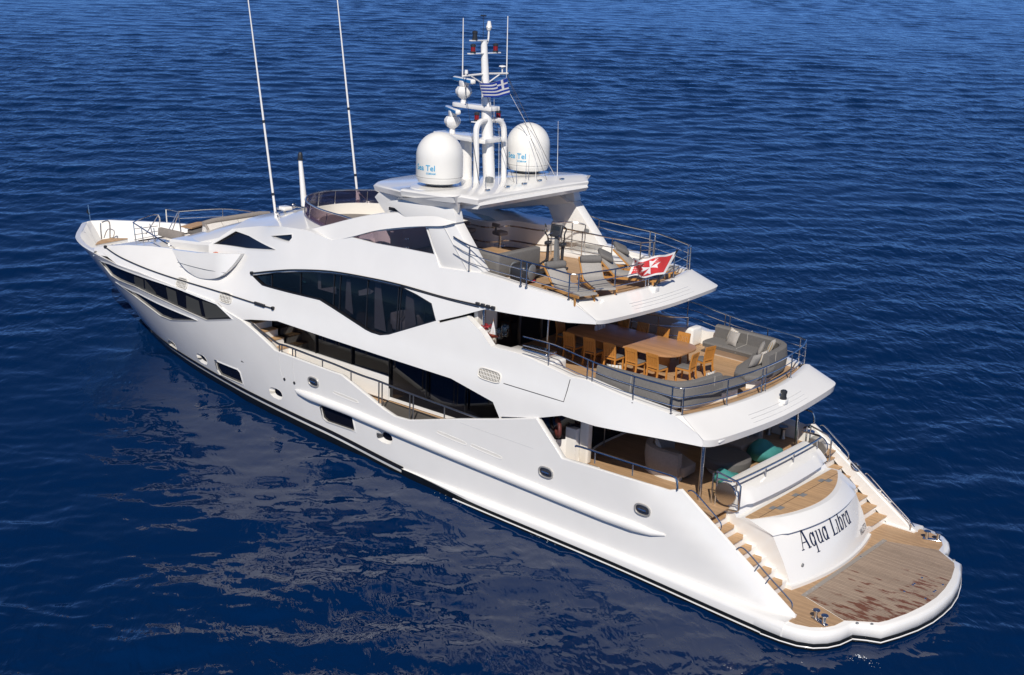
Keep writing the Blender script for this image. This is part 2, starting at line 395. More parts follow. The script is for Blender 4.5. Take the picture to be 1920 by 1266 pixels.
far = MB().add([(-R_, -R_, seaz(-R_,-R_)-.5), (R_, -R_, seaz(R_,-R_)-.5), (R_, R_, seaz(R_,R_)-.5), (-R_, R_, seaz(-R_,R_)-.5)], [(0,1,2,3)]).build('sea', SEAM, recalc=False)
tag(far, kind='structure')

# ------------------------------------------------------------------ the yacht
YA = empty('motor_yacht', (0,0,0))
tag(YA, 'white three deck motor yacht with black windows and teak decks on the blue sea', 'yacht')
STEM = [(-1,32.6),(0,34.2),(1.1,35.5),(3,37.6),(4.79,39.4)]
def stem_x(z): return interp(STEM, z)
WF = [(0,0),(.5,.34),(1,.62),(2.9,1.52),(5.9,2.46),(9,3.06),(12,3.48),(15.3,3.74),(20,3.9),(26,3.95),(40,3.95)]
BF = [(0,0),(.06,.28),(.22,.55),(.7,.95),(1.2,1.35),(2,1.98),(2.9,2.57),(4.5,3.2),(6,3.55),(8,3.85),(10,3.97),(14,4.02),(45,4.02)]
def hull_y(x, z):
    d = max(0, stem_x(min(z, 4.79))-x); zs = seaz(x)
    u = max(0, min(1, (z-zs)/(4.79-zs)))
    y = lerp(interp(WF, d), interp(BF, d), u**1.15)
    if z < zs: y *= max(.1, 1-((zs-z)/1.9)**2*1.2-(zs-z)*.12)
    # bevel along the sloping stern wing
    if x < 7.5:
        ex, ez = 5.53-1.89, 3.0-.58; l = math.hypot(ex, ez); dd = ((x-1.89)*ez-(z-.58)*ex)/l
        w = lerp(.18, .95, max(0, min(1, (z-.58)/2.4)))
        if dd < w: y -= .20*(1-max(0, dd)/w)
    return y
hs = lambda c, x, y: (lambda p: (p.x, p.z))(oS(hull_y, c, x, y))
# top edge of the hull, bow to stern
TOPF = [(39.4,4.79),(39.0,4.79),(38.2,4.79),(37,4.785),(36,4.78),(34.5,4.77)] + [hs('A',*p) for p in [(330,460),(470,510),(700,600),(960,700),(1060,772)]]
GATE = [hs('A',1165,835), hs('A',1260,915), hs('H',165,283), hs('H',560,430), hs('H',612,447), hs('H',900,680), hs('H',980,732), hs('H',1075,757)]
TOPA = GATE[-1:] + [hs('E',0,605), hs('E',210,605), hs('E',388,602), hs('F',185,415)]
AFT = [hs('F',400,478), hs('F',650,555), hs('F',870,622), (5.53,3.0)]
WING = [(5.53,3.0),(4.6,2.384),(3.7,1.784),(2.8,1.187),(2.1,.72),(1.89,.58)]
top = TOPF+GATE+TOPA[1:]+AFT[:-1]+WING
bow = [(stem_x(z), z) for z in (-.6,0,.5,1,1.6,2.2,2.8,3.4,4,4.5)]
outline = [(1.75,-.6),(10,-.7),(20,-.8),(30,-.8)] + bow + top + [(1.75,.3)]
W1 = [hs('A',*p) for p in [(205,432),(275,455),(480,535),(730,620),(1000,727),(1105,826),(930,832),(800,775),(640,700),(450,608),(335,562),(285,530)]]
W2 = [hs('A',*p) for p in [(312,574),(350,602),(470,655),(600,722),(720,775),(870,836),(690,832),(620,805),(540,745),(430,660)]]
W3 = [hs('N',*p) for p in [(918,797),(1112,876),(1132,900),(1160,1000),(962,915),(940,880)]]
W4 = [hs('H',*p) for p in [(468,640),(688,716),(710,828),(518,762),(492,738)]]
def oval(cx, cz, a, b, n=18, tilt=0, p=2.6):
    out = []
    for k in range(n):
        t = 2*PI*k/n; c, s = math.cos(t), math.sin(t)
        u = a*math.copysign(abs(c)**(2/p), c); v = b*math.copysign(abs(s)**(2/p), s)
        out.append((cx+u*math.cos(tilt)-v*math.sin(tilt), cz+u*math.sin(tilt)+v*math.cos(tilt)))
    return out
PORT = [oval(*hs('A',533,900),.37,.20), oval(*hs('A',697,1000),.37,.20), oval(*hs('A',900,1097),.37,.20), oval(*hs('H',172,572),.37,.20), oval(*hs('H',910,870),.37,.20)]
extra = [(stem_x(z)-d, z) for z in [i*.2-.6 for i in range(27)] for d in (.04,.12,.28,.5)]
mb = MB(); panel(mb, hull_y, outline, [W1,W2,W3,W4]+PORT, step=.32, thick=.09, extra=extra)
st = MB(); panel(st, hull_y, outline, [], step=.6, thick=.05, extra=extra); st.mirror(True); mb.add(st.v, st.f)
HULL = mb.build('hull', WHITE, YA, ang=28)
RIMST = pm('satin_steel', (.50,.48,.45), .45, metal=.6)
# recessed hull windows: dark pane, white bevelled rim
def inset(poly, d):
    cx = sum(p[0] for p in poly)/len(poly); cz = sum(p[1] for p in poly)/len(poly)
    out = []
    n = len(poly)
    area = sum(poly[i-1][0]*poly[i][1]-poly[i][0]*poly[i-1][1] for i in range(n)); sg = 1 if area > 0 else -1
    for i in range(n):
        a, b, c = poly[i-1], poly[i], poly[(i+1) % n]
        def nrm(p, q):
            l = math.hypot(q[0]-p[0], q[1]-p[1]) or 1; return (-(q[1]-p[1])/l*sg, (q[0]-p[0])/l*sg)
        n1, n2 = nrm(a, b), nrm(b, c); m = (n1[0]+n2[0], n1[1]+n2[1]); k = max(.35, 1+n1[0]*n2[0]+n1[1]*n2[1])
        out.append((b[0]+m[0]*d/k, b[1]+m[1]*d/k))
    return out
def rim(fn, poly, w, out=.02, inn=-.05):
    o = dens(poly, .2); i2 = inset(o, w) if w > 0 else inset(o, w)
    rings = []
    for a, b in zip(o, i2):
        ya, yb = fn(*a), fn(*b)
        rings.append([(a[0], ya+inn, a[1]), (a[0], ya+out, a[1]), (b[0], yb+out*.2, b[1]), (b[0], yb+inn, b[1])])
    return MB().loft(rings, closed=True)
def hull_window(poly, fn=hull_y, depth=.045, rimw=-.05, mat=BLACKG, lab=None):
    w = panel(MB(), fn, inset(poly, -.03), [], step=.4, thick=.01, off=-depth).build('window', mat, YA)
    rim(fn, poly, rimw, .022, -.02).build('window_frame', WHITE, w)
    if lab: w['label'] = lab
    return w
for k, w in enumerate((W1, W2, W3, W4)): hull_window(w)
# mullions and blinds seen behind the bow windows
for (c, poly) in [('A',[(432,535),(495,560),(503,640),(442,612)]),('A',[(505,560),(580,650),(585,668),(512,640)]),('A',[(650,612),(715,640),(730,730),(665,700)]),('A',[(785,668),(870,705),(890,800),(790,760)]),('A',[(895,705),(1000,735),(1085,815),(920,822)])]:
    q = [hs(c, *p) for p in poly]
    panel(MB(), hull_y, q, [], step=.4, thick=.006, off=-.038).build('blind', pm('window_blind', (.06,.06,.055), .5), YA)
for p in PORT:
    cx = sum(q[0] for q in p)/len(p); cz = sum(q[1] for q in p)/len(p)
    inn_ = [(cx-.07+(a-cx)*.62, cz+.03+(b-cz)*.66) for a, b in p]
    w = panel(MB(), hull_y, inset(inn_, -.02), [], step=.3, thick=.01, off=-.082).build('porthole', BLACKG, YA)
    MB().loft([[(a, hull_y(a, b)+.004, b), (c_, hull_y(c_, d_)-.075, d_), (c_, hull_y(c_, d_)-.09, d_), (a, hull_y(a, b)-.03, b)] for (a, b), (c_, d_) in zip(inset(p, -.015), inn_)], closed=True).build('porthole_rim', CREAM, w)
for c, x, y in (('H',428,493),('F',82,500),('F',703,740)):
    cx, cz = hs(c, x, y); o = oval(cx, cz, .24, .145)
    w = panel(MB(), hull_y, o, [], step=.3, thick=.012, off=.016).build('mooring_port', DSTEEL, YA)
    rr = [(a, hull_y(a, b)+.02, b) for a, b in oval(cx, cz, .25, .155, 28)]
    MB().tube(rr, .03, 6, closed=True).build('steel_rim', RIMST, w)
    pts = [(cx-.14, hull_y(cx, cz)+.03, cz), (cx+.12, hull_y(cx, cz)+.035, cz+.01)]
    MB().tube(pts, .04, 8).build('roller', STEEL, w)
for (c, a, b) in (('H',(560,562),(730,632)),('H',(1265,832),(1465,916)),('H',(1495,922),(1707,1012))):
    pa, pb = hs(c, *a), hs(c, *b); L_ = math.hypot(pa[0]-pb[0], pa[1]-pb[1]); t = math.atan2(pb[1]-pa[1], pb[0]-pa[0])
    o = oval((pa[0]+pb[0])/2, (pa[1]+pb[1])/2, L_/2, .055, 22, t, 5)
    w = panel(MB(), hull_y, o, [], step=.5, thick=.01, off=.004).build('fender_slot', CREAM, YA)
    rim(hull_y, o, .018, .014, -.02).build('slot_lip', WHITE, w)
def grille(fn, cx, cz, a, b, t=0, n=7):
    o = oval(cx, cz, a, b, 24, t, 4)
    w = panel(MB(), fn, o, [], step=.3, thick=.01, off=.004).build('vent_grille', pm('grille_shadow', (.16,.15,.13), .6), YA)
    m = MB(); rr = [(p, fn(p, q)+.012, q) for p, q in oval(cx, cz, a*1.04, b*1.08, 30, t, 4)]; m.tube(rr, .022, 5, closed=True)
    for k in range(n):
        u = (-1+2*(k+.5)/n)*a*.92
        for v0, v1 in ((-b*.85, b*.85),):
            p0 = (cx+u*math.cos(t)-v0*math.sin(t), cz+u*math.sin(t)+v0*math.cos(t)); p1 = (cx+u*math.cos(t)-v1*math.sin(t), cz+u*math.sin(t)+v1*math.cos(t))
            m.tube([(p0[0], fn(*p0)+.012, p0[1]), (p1[0], fn(*p1)+.012, p1[1])], a/n*.42, 5)
    for v in (-.33*b, .33*b):
        p0 = (cx-a*math.cos(t)*.95-v*math.sin(t), cz-a*.95*math.sin(t)+v*math.cos(t)); p1 = (cx+a*.95*math.cos(t)-v*math.sin(t), cz+a*.95*math.sin(t)+v*math.cos(t))
        m.tube([(p0[0], fn(*p0)+.014, p0[1]), (p1[0], fn(*p1)+.014, p1[1])], .012, 5)
    m.build('grille_slats', CREAM, w); return w
# rubbing strake along the port side
RUB = [hs(c,*p) for c,p in (('H',(305,548)),('O',(0,62)),('O',(400,215)),('O',(850,405)),('O',(1250,570)),('O',(1850,812)),('P',(300,180)),('P',(600,300)),('P',(900,408)),('P',(985,423)))]
def strake(line, w, h, name, mat, both=True, tip0=True, tip1=True, base=0, n=8):
    mb = MB(); pts = dens(line, .3, False); rings = []; T = len(pts)
    for i, (x, z) in enumerate(pts):
        s = min(1, (i+.15)/3) if tip0 else 1; s2 = min(1, (T-1-i+.15)/3) if tip1 else 1; k = (s*s2)**.5
        y = hull_y(x, z)+base; ring = [(x, y-.05, z-h*k)]
        for j in range(n+1):
            a = -PI/2+PI*j/n; ring.append((x, y+w*k*math.cos(a)**.7 if math.cos(a) > 1e-6 else y, z+h*k*math.sin(a)))
        ring.append((x, y-.05, z+h*k)); rings.append(ring)
    mb.loft(rings)
    if both: mb.mirror()
    return mb.build(name, mat, YA)
strake(RUB, .16, .14, 'rubbing_strake', WHITE)
# knuckle rim that caps the forward bulwark
KN = [(x, z) for x, z in TOPF[4:]]+GATE[:1]
XE = hs('O',822,648)[0]
# boot stripe: black band, white line, black bottom paint
def band(z0, z1, x0, x1, name, mat, off, st=.5):
    mb = MB(); rings = []; n = int((x1-x0)/st)
    for i in range(n+1):
        x = lerp(x0, x1, i/n); a = z0(x); b = z1(x); row = []
        for k in range(15):
            z = lerp(a, b, k/14); xx = min(x, stem_x(z)-.002); row.append((xx, hull_y(xx, z)+off, z))
        rings.append(row)
    mb.loft(rings, cap=False, ring_closed=False); mb.mirror(); return mb.build(name, mat, YA, recalc=False)
bz = lambda x: seaz(x)+interp([(2,.20),(15,.12),(20,.33),(26,.36),(32,.42),(36,.48)], x)
band(lambda x: -.75, lambda x: bz(x)-.06, 15.0, 36.5, 'bottom_paint', BOOT, .016)
band(lambda x: bz(x)+.03, lambda x: bz(x)+.17, XE-.05, 36.5, 'boot_stripe', BLACK, .018)
PLO = [(-.55,0),(-.53,.6),(-.42,1.3),(-.22,2.0),(0,2.6),(.32,2.74),(.62,2.93),(.66,3.15),(.72,3.45),(.88,3.8),(1.13,4.08),(1.5,4.26),(1.95,4.33),(2.5,4.34)]
# chine ledge low on the after half of the hull, its nose cut back towards the water
XE = hs('O',822,648)[0]
def ledge_at(x):
    k = max(0, min(1, (XE-x)/3.0)); zt = lerp(.56, .72, sm((x-2)/10)); yo = lerp(lerp(4.34, 4.16, sm((x-1.9)/6)), hull_y(x, .7)+.05, sm((x-XE+4)/4)); zb = lerp(zt-.02, seaz(x)+.20, k**.8)
    return k, zt, yo, min(zb, zt-.02)
xs_ = [lerp(1.9, XE, (i/50)) for i in range(51)]
led = MB(); rings = []
for x in xs_:
    k, zt, yo, zb = ledge_at(x); m_ = (zt-zb)
    rings.append([(x, 3.6, zt), (x, yo-.12, zt+.01), (x, yo-.02, zt-.2*m_), (x, yo, zt-.4*m_), (x, yo-.01, zb), (x, 3.6, zb-.005)])
led.loft(rings); pair(led, 'chine_ledge', WHITE, YA, ang=40)
led = MB(); rings = []
for x in xs_:
    k, zt, yo, zb = ledge_at(x); zb += .01
    rings.append([(x, 3.5, zb), (x, yo+.012, zb), (x, yo-.0, zb-.14), (x, yo-.10, zb-.45), (x, yo-.3, -.6), (x, 3.4, -.6)])
led.loft(rings); pair(led, 'chine_black_band', BOOT, YA, ang=40)
wl = [(x, lerp(4.34, 4.16, sm((x-1.9)/6))+.008, seaz(x)+.09) for x in [2.5+.5*i for i in range(23)]]
MB().tube(wl, .022, 5).build('white_line', WHITE, YA)
# ------------------------------------------------------------------ bathing platform
full = [(x, -y) for x, y in PLO[::-1]] + PLO[1:]
pf = MB()
def ring_at(off, z):
    o = []
    n = len(full)
    for i, (x, y) in enumerate(full):
        a = full[max(i-1, 0)]; b = full[min(i+1, n-1)]; l = math.hypot(b[0]-a[0], b[1]-a[1]); nx, ny = -(b[1]-a[1])/l, (b[0]-a[0])/l
        o.append((x-nx*off, y-ny*off, z))
    return o+[(4.2, 4.2, z), (4.2, -4.2, z)]
pf.loft([ring_at(.10, .12), ring_at(0, .20), ring_at(-.01, .40), ring_at(.03, .49), ring_at(.09, .525)])
PLAT = pf.build('bathing_platform', WHITE, YA, ang=50)
pf = MB(); pf.loft([ring_at(.2, -.35), ring_at(.05, -.02), ring_at(-.010, .02), ring_at(-.012, .18), ring_at(.06, .21)]).build('platform_underside', BOOT, YA)
MB().tube([Vector(p)+Vector((0,0,0)) for p in ring_at(-.014, .085)[:-2]], .02, 5).build('platform_white_line', WHITE, PLAT)
ft = [(2.29,2.47),(.87,3.0),(.93,3.4),(1.08,3.68),(1.35,3.92),(1.7,4.04),(2.3,4.0),(3.4,3.72),(3.4,-3.72),(2.3,-4.0),(1.7,-4.04),(1.35,-3.92),(1.08,-3.68),(.93,-3.4),(.87,-3.0),(2.29,-2.47)]
MB().slab(ft, .515, .533).build('fixed_teak', TEAK, PLAT)
ht = [(2.27,2.45),(.88,2.97),(.18,2.43),(.05,2.15),(-.15,1.45),(-.28,.7),(-.33,0),(-.28,-.7),(-.15,-1.45),(.05,-2.15),(.18,-2.43),(.88,-2.97),(2.27,-2.45)]
MB().slab(ht, .515, .537).build('hinged_teak', TEAKW, PLAT)
MB().box((2.25,-2.5,.53),(2.38,2.5,.545)).build('hinge_strip', pm('hinge_grey', (.28,.25,.22), .5), PLAT)
for y in (-2.35,-2.0,-1.85,-.9,.5,1.75,1.95,2.3): MB().lathe([(.0,.548),(.03,.548),(.03,.54)], (2.315,y,0), 10).build('hinge_bolt', STEEL, PLAT)
for y in (-.05, .05, -.55, .6):
    for x in (.1, .7): MB().lathe([(.0,.546),(.035,.546),(.04,.53)], (x-.25,y-.3,0), 10).build('deck_eye', STEEL, PLAT)
for s in (1, -1):
    for (x, y) in ((.57,2.77),(.27,2.55)): MB().lathe([(0,.54),(.035,.54),(.045,.52)], (x, s*(y+.08), 0), 12).build('cap_fitting', GREYP, PLAT)
    # twin bollards on the corner
    bo = MB(); bo.rbox((-.27,-.07,0),(.27,.07,.04), .03)
    for x in (-.16, .16): bo.lathe([(.055,.02),(.05,.16),(.055,.22),(.10,.235),(.105,.255),(.09,.27),(0,.272)], (x,0,0), 16)
    bo.xf(Matrix.Translation((1.3, s*3.5, .535)) @ Matrix.Rotation(math.radians(s*68-90+90*(s<0)*0), 4, 'Z')); bo.build('bollard', STEEL, YA)
# ------------------------------------------------------------------ transom
prof = [(2.45,.60,.06,2.30),(2.47,.68,.06,2.34),(2.70,1.25,.062,2.38),(3.02,1.90,.07,2.40),(2.86,1.92,.075,2.46),(2.88,1.97,.08,2.48),(3.15,2.22,.12,2.60),(3.26,2.225,.12,2.60),(4.42,2.19,.005,2.63),(4.46,2.44,.02,2.55),(4.22,2.46,.02,2.50),(4.25,2.52,.02,2.50),(4.40,2.74,.028,2.45),(4.62,2.82,.02,2.42),(5.10,2.90,.0,2.42),(5.22,2.88,.0,2.42),(5.22,2.3,.0,2.42)]
def transom(prof):
    rings = []
    for j in range(33):
        t = -1+j/16; row = []
        for i, (x, z, k, w) in enumerate(prof):
            y = t*w; e = .07 if (4 <= i <= 6 or 10 <= i <= 12) and abs(y) > 2.08 else 0
            if i in (6, 7): e = max(e, 0)
            row.append((x+k*y*y+e, y, z))
        rings.append(row + [(5.22, t*2.3, .55)])
    return MB().loft(rings)
TR = transom(prof).build('transom', WHITE, YA, ang=30)
seat = []
for j in range(25):
    y = -2.5+5*j/24; seat.append((3.30+.12*y*y, y))
for j in range(25):
    y = 2.5-5*j/24; seat.append((4.24, y))
MB().slab(seat, 2.205, 2.236).build('teak_sunpad', TEAKS, TR)
for y in (-1.5, 0.05, 1.35):
    MB().box((3.78,y-.2,2.236),(3.93,y+.05,2.242)).build('hatch_latch', GREYP, TR); MB().box((3.95,y-.05,2.236),(4.08,y+.2,2.241)).build('hatch_hinge', GREYP, TR)
MB().box((3.93,-2.3,2.237),(3.945,2.3,2.2395)).build('hatch_seam', pm('caulk', (.06,.045,.03), .8), TR)
bs = MB(); rr = []
for j in range(17):
    y = -2.4+4.8*j/16; x = 2.40+.055*y*y; rr.append([(x,y,.53),(x,y,.63),(x+.12,y,.65),(x+.5,y,.65),(x+.5,y,.53)])
bs.loft(rr).build('transom_plinth', WHITE, TR)
def tcoord(y, z):   # point on the name panel
    P_ = [(q[1], q[0], q[2]) for q in prof[1:4]]
    for i in range(2):
        if z <= P_[i+1][0] or i == 1:
            t = (z-P_[i][0])/(P_[i+1][0]-P_[i][0]); x = lerp(P_[i][1], P_[i+1][1], t); k = lerp(P_[i][2], P_[i+1][2], t); break
    return x+k*y*y
# stairs each side
TX = [4.72,4.44,4.14,3.85,3.52,3.19,2.84]
for s in (1, -1):
    blk = MB(); poly = [(5.3,.5),(5.3,2.36)]
    z = 2.36; poly.append((4.74+.28, z))
    for i, x in enumerate(TX):
        z1 = 2.38-.2285*(i+1)-.02; xf = TX[i-1] if i else 5.02
        poly += [(xf+.03, z1), (x+.05, z1)]
    poly += [(TX[-1]+.05,.5)]
    blk.prism([(x, s*2.30, z) for x, z in poly], (0, s*1.44, 0)); ST = blk.build('stairs', WHITE, YA)
    for i, x in enumerate(TX):
        z1 = 2.38-.2285*(i+1); xf = TX[i-1] if i else 5.02
        # corner nibbled inboard, as on the real treads
        MB().slab([(xf+.02, s*2.5), (x+.12, s*2.5), (x, s*2.72), (x, s*3.72), (xf+.02, s*3.72)], z1-.025, z1+.004).build('tread', TEAKS, ST)
# stern wings: inner wall and broad cap
def capwall(edge, inner_y, zb, name, lip=.03, w=None, tilt=.02):
    mb = MB(); rr = []
    for (x, z) in edge:
        yo = hull_y(x, z); yi = inner_y(x) if callable(inner_y) else inner_y
        rr.append([(x, yo-.01, z-.03), (x, yo-.015, z+lip*.6), (x, yo-.06, z+lip), (x, yi+.05, z+lip-tilt), (x, yi, z-tilt), (x, yi, min(z-.04-tilt, zb(x))), (x, yi+.06, min(z-.04-tilt, zb(x)))])
    mb.loft(rr); return mb
we = dens(AFT+WING[1:], .35, False)
def wing_floor(x):
    if x > 5: return 2.36
    return max(.5, lerp(.5, 2.36, (x-2.6)/2.4)-.1)
m = capwall(we, lambda x: 3.68, wing_floor, 'wing', tilt=.10); pair(m, 'stern_wing', WHITE, YA, ang=50)
# bulwark cap forward of it, along the side deck
ge = dens(GATE+TOPA[1:]+AFT[:1], .3, False)
m = capwall(ge, lambda x: min(3.78, hull_y(x, 2.35)-.12), lambda x: 2.3, 'bulwark'); pair(m, 'bulwark_cap', WHITE, YA, ang=50)
# ------------------------------------------------------------------ superstructure sides
LA = [(3,.02),(4.3,.08),(4.9,.2),(6,.37),(6.7,.52),(7.4,.68),(8,.78),(9,.9)]
LF = [(4.0,.04),(4.6,.05),(4.9,.15),(5.2,.38),(5.6,.7),(6.2,1.02),(6.8,1.4),(7.3,2.0)]
def sup_y(x, z):
    b = min(4.0, interp(BF, 39.4-x))-.03
    t = sm((x-22)/5); lean = lerp(interp(LA, z), interp(LF, z), t)
    ex = .2*sm((9-x)/3.5)*sm((z-3.9)/.6) if z < 6 else .23*sm((12.2-x)/2.5)
    return b-lean-ex
ss = lambda c, x, y: (lambda p: (p.x, p.z))(oS(sup_y, c, x, y))
low = [(x, z-.02) for x, z in reversed([hs('A',*p) for p in [(330,460),(470,510),(700,600),(960,700),(1060,772)]]+[hs('A',1165,833)])]
brTip = (5.05, 4.36); brTop = (5.03, 4.55)
L_low = [ss('A',1180,831), ss('H',0,70), ss('H',180,80), ss('H',500,188), ss('H',860,308), ss('H',1360,470), ss('H',1645,630), ss('H',1692,745), ss('E',210,590), ss('E',390,597), ss('E',515,585), ss('E',680,637), ss('E',950,690)]
L_top = [(6.05,4.94), ss('E',850,502), ss('E',640,408), ss('E',560,395), ss('E',360,300), ss('E',280,270), ss('B',1700,1050), ss('B',1640,960), ss('B',1540,850), ss('B',1345,893)]
U_low = [ss('B',1345,873), ss('B',1500,838), ss('B',1655,797), ss('D',300,762), ss('D',450,790), ss('D',850,852)]
U_top = [(10.12,7.27), ss('D',560,613), ss('D',400,560), ss('D',258,517), ss('B',1630,552), ss('B',1350,512), ss('B',1320,425)]
SW = [ss('B',760,308), ss('B',900,270), ss('B',1258,236), ss('B',1318,425), ss('B',1120,385), ss('B',920,350)]
CREST = [ss('B',1300,233), ss('B',900,262), ss('B',740,300), ss('B',620,328), ss('B',460,262), ss('B',300,238), ss('B',140,232), ss('A',1105,215)]
AW = [ss('B',*p) for p in [(80,566),(150,635),(340,687),(540,735),(620,785),(850,935),(890,955),(950,973),(1010,968),(1330,874),(1300,756),(1200,695),(1090,640),(860,588),(740,565),(620,550),(500,541),(400,540),(250,545)]]
WH = [ss('A',*p) for p in [(978,316),(1130,230),(1220,262),(1402,356),(1200,346)]]
TRI = [ss('A',*p) for p in [(1370,262),(1510,252),(1512,275),(1490,300)]]
F_top = [ss('A',945,320), ss('A',945,385), ss('A',800,395), ss('A',700,350), ss('A',560,332), ss('A',400,324), ss('A',250,331), ss('A',222,372)]
out = [low[i] for i in range(len(low)-1, -1, -1)]     # bow -> aft along the knuckle
side = list(reversed(low)) + L_low + [(5.05,4.36),(5.03,4.55)] + L_top + U_low + [(9.11,6.8),(9.1,6.9)] + U_top[:5] + U_top[5:]
side = side[:-1] + [ss('B',1330,440), ss('B',1262,225)] + CREST[1:] + F_top
mb = MB(); panel(mb, sup_y, side, [AW, WH, TRI, SW], step=.3, thick=.07)
sb = MB(); panel(sb, sup_y, side, [SW], step=.5, thick=.05); sb.mirror(True); mb.add(sb.v, sb.f)
SUP = mb.build('superstructure', WHITE, YA, ang=26)
# arch window with its rooms behind
aw = panel(MB(), sup_y, inset(AW, -.03), [], step=.4, thick=.008, off=-.085).build('window', TINT, YA)
aw['label'] = 'long arched black glazing of the middle deck'
rim(sup_y, AW, .035, .004, -.09).build('window_frame', BLACK, aw)
for a, b in (((205,560),(205,648)),((402,548),(398,692)),((630,560),(622,770)),((672,570),(662,800)),((858,595),(842,930)),((1068,640),(1048,955)),((1085,650),(1062,955))):
    p0, p1 = ss('B',*a), ss('B',*b)
    MB().tube([(p0[0], sup_y(*p0)-.072, p0[1]), (p1[0], sup_y(*p1)-.072, p1[1])], .022, 4).build('mullion', BLACK, aw)
def behind(c, poly, d, mat, name, par, th=.02):
    q = [ss(c, *p) for p in poly]
    return panel(MB(), sup_y, q, [], step=.4, thick=th, off=-d).build(name, mat, par)
behind('B', [(678,600),(700,600),(718,840),(668,800)], .30, CURT, 'curtain', aw)
behind('B', [(872,610),(905,612),(942,960),(866,935)], .30, CURT, 'curtain', aw)
behind('B', [(1088,655),(1125,680),(1146,915),(1072,940)], .30, CURT, 'curtain', aw)
behind('B', [(468,560),(485,562),(487,668),(590,655),(592,705),(468,670)], .40, OFFW, 'console_panel', aw)
behind('B', [(735,685),(800,668),(838,690),(815,708),(738,720)], .45, OFFW, 'side_table', aw)
behind('B', [(347,588),(375,586),(378,612),(350,610)], .4, pm('poster_pink', (.3,.12,.14), .6), 'note', aw)
behind('B', [(362,610),(388,618),(385,632),(366,622)], .38, TEAL, 'note', aw)
# arm chair seen through the glass
ac = MB(); cx, cz = ss('B',1000,850); cyy = sup_y(cx, cz)-.9
ac.rbox((cx-.35,cyy-.35,4.95),(cx+.35,cyy+.4,5.32),.08); ac.rbox((cx-.4,cyy-.45,5.2),(cx+.4,cyy-.25,5.95),.08); ac.rbox((cx-.45,cyy-.35,5.1),(cx-.3,cyy+.35,5.5),.05); ac.rbox((cx+.3,cyy-.35,5.1),(cx+.45,cyy+.35,5.5),.05)
ARM = ac.build('armchair', OFFW); tag(ARM, 'cream armchair with a cushion seen through the arched black window', 'armchair')
# interior box
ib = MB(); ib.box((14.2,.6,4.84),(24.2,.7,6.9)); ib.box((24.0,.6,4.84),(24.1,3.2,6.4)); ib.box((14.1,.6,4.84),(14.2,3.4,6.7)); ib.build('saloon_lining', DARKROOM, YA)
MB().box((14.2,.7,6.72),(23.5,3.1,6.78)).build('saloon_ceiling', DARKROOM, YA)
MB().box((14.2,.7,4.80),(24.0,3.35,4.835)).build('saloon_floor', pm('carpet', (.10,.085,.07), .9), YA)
# wheelhouse windows
for pol in (WH, TRI):
    w = panel(MB(), sup_y, inset(pol, -.02), [], step=.3, thick=.01, off=-.06).build('window', BLACKG, YA); rim(sup_y, pol, -.05, .012, -.02).build('window_frame', WHITE, w)
# black hand rail lines along the side
def handline(pts, r, name, fn=sup_y, off=.05):
    q = [ss(*p) for p in pts]; q = curve(q, 6)
    return MB().tube([(x, fn(x, z)+off, z) for x, z in q], r, 6).build(name, BLACK, YA)
HL = handline([('B',85,550),('B',250,533),('B',400,527),('B',620,537),('B',860,577),('B',1090,627),('B',1400,715),('B',1735,790)], .025, 'black_handrail')
HL2 = handline([('B',1090,640),('B',1400,728),('B',1620,783)], .014, 'black_groove', off=.01)
HL3 = handline([('A',250,336),('A',320,385),('A',400,427),('A',550,490),('A',700,542),('A',1000,632),('A',1250,712),('A',1385,752)], .022, 'black_handrail')
for c, pts, par in (('B',[(85,550)],HL),('A',[(250,336),(1385,752)],HL3)):
    for p in pts:
        x, z = ss(c, *p); MB().rbox((x-.06, sup_y(x, z)-.02, z-.06),(x+.06, sup_y(x, z)+.09, z+.06),.03).build('end_bracket', BLACK, par)
for c, a, b, par in (('B',(1600,755),(1740,792),HL),('A',(1262,716),(1330,738),HL3)):
    p0, p1 = ss(c,*a), ss(c,*b)
    for k in range(4):
        t = (k+.5)/4; x, z = lerp(p0[0],p1[0],t), lerp(p0[1],p1[1],t); MB().rbox((x-.07, sup_y(x, z), z-.05),(x+.07, sup_y(x, z)+.08, z+.06),.02).build('rail_clamp', DARKP, par)
# vents and the garage panel
gx, gz = ss('H',1623,448); grille(sup_y, gx, gz, .42, .15, math.atan2(ss('H',1690,470)[1]-ss('H',1560,428)[1], ss('H',1690,470)[0]-ss('H',1560,428)[0]), 13)
for c, x, y in (('A',763,583),('A',1060,682)):
    gx, gz = ss(c, x, y); grille(sup_y, gx, gz, .30, .17, 0, 7)
dp = [ss('E',*p) for p in [(225,420),(232,300),(270,275),(360,305),(555,400),(525,512)]]
m = MB().tube([(x, sup_y(x, z)+.002, z) for x, z in dens([ss('E',*p) for p in [(225,424),(525,516),(558,404)]], .3, False)], .012, 5); m.build('panel_seam', DARKP, YA)
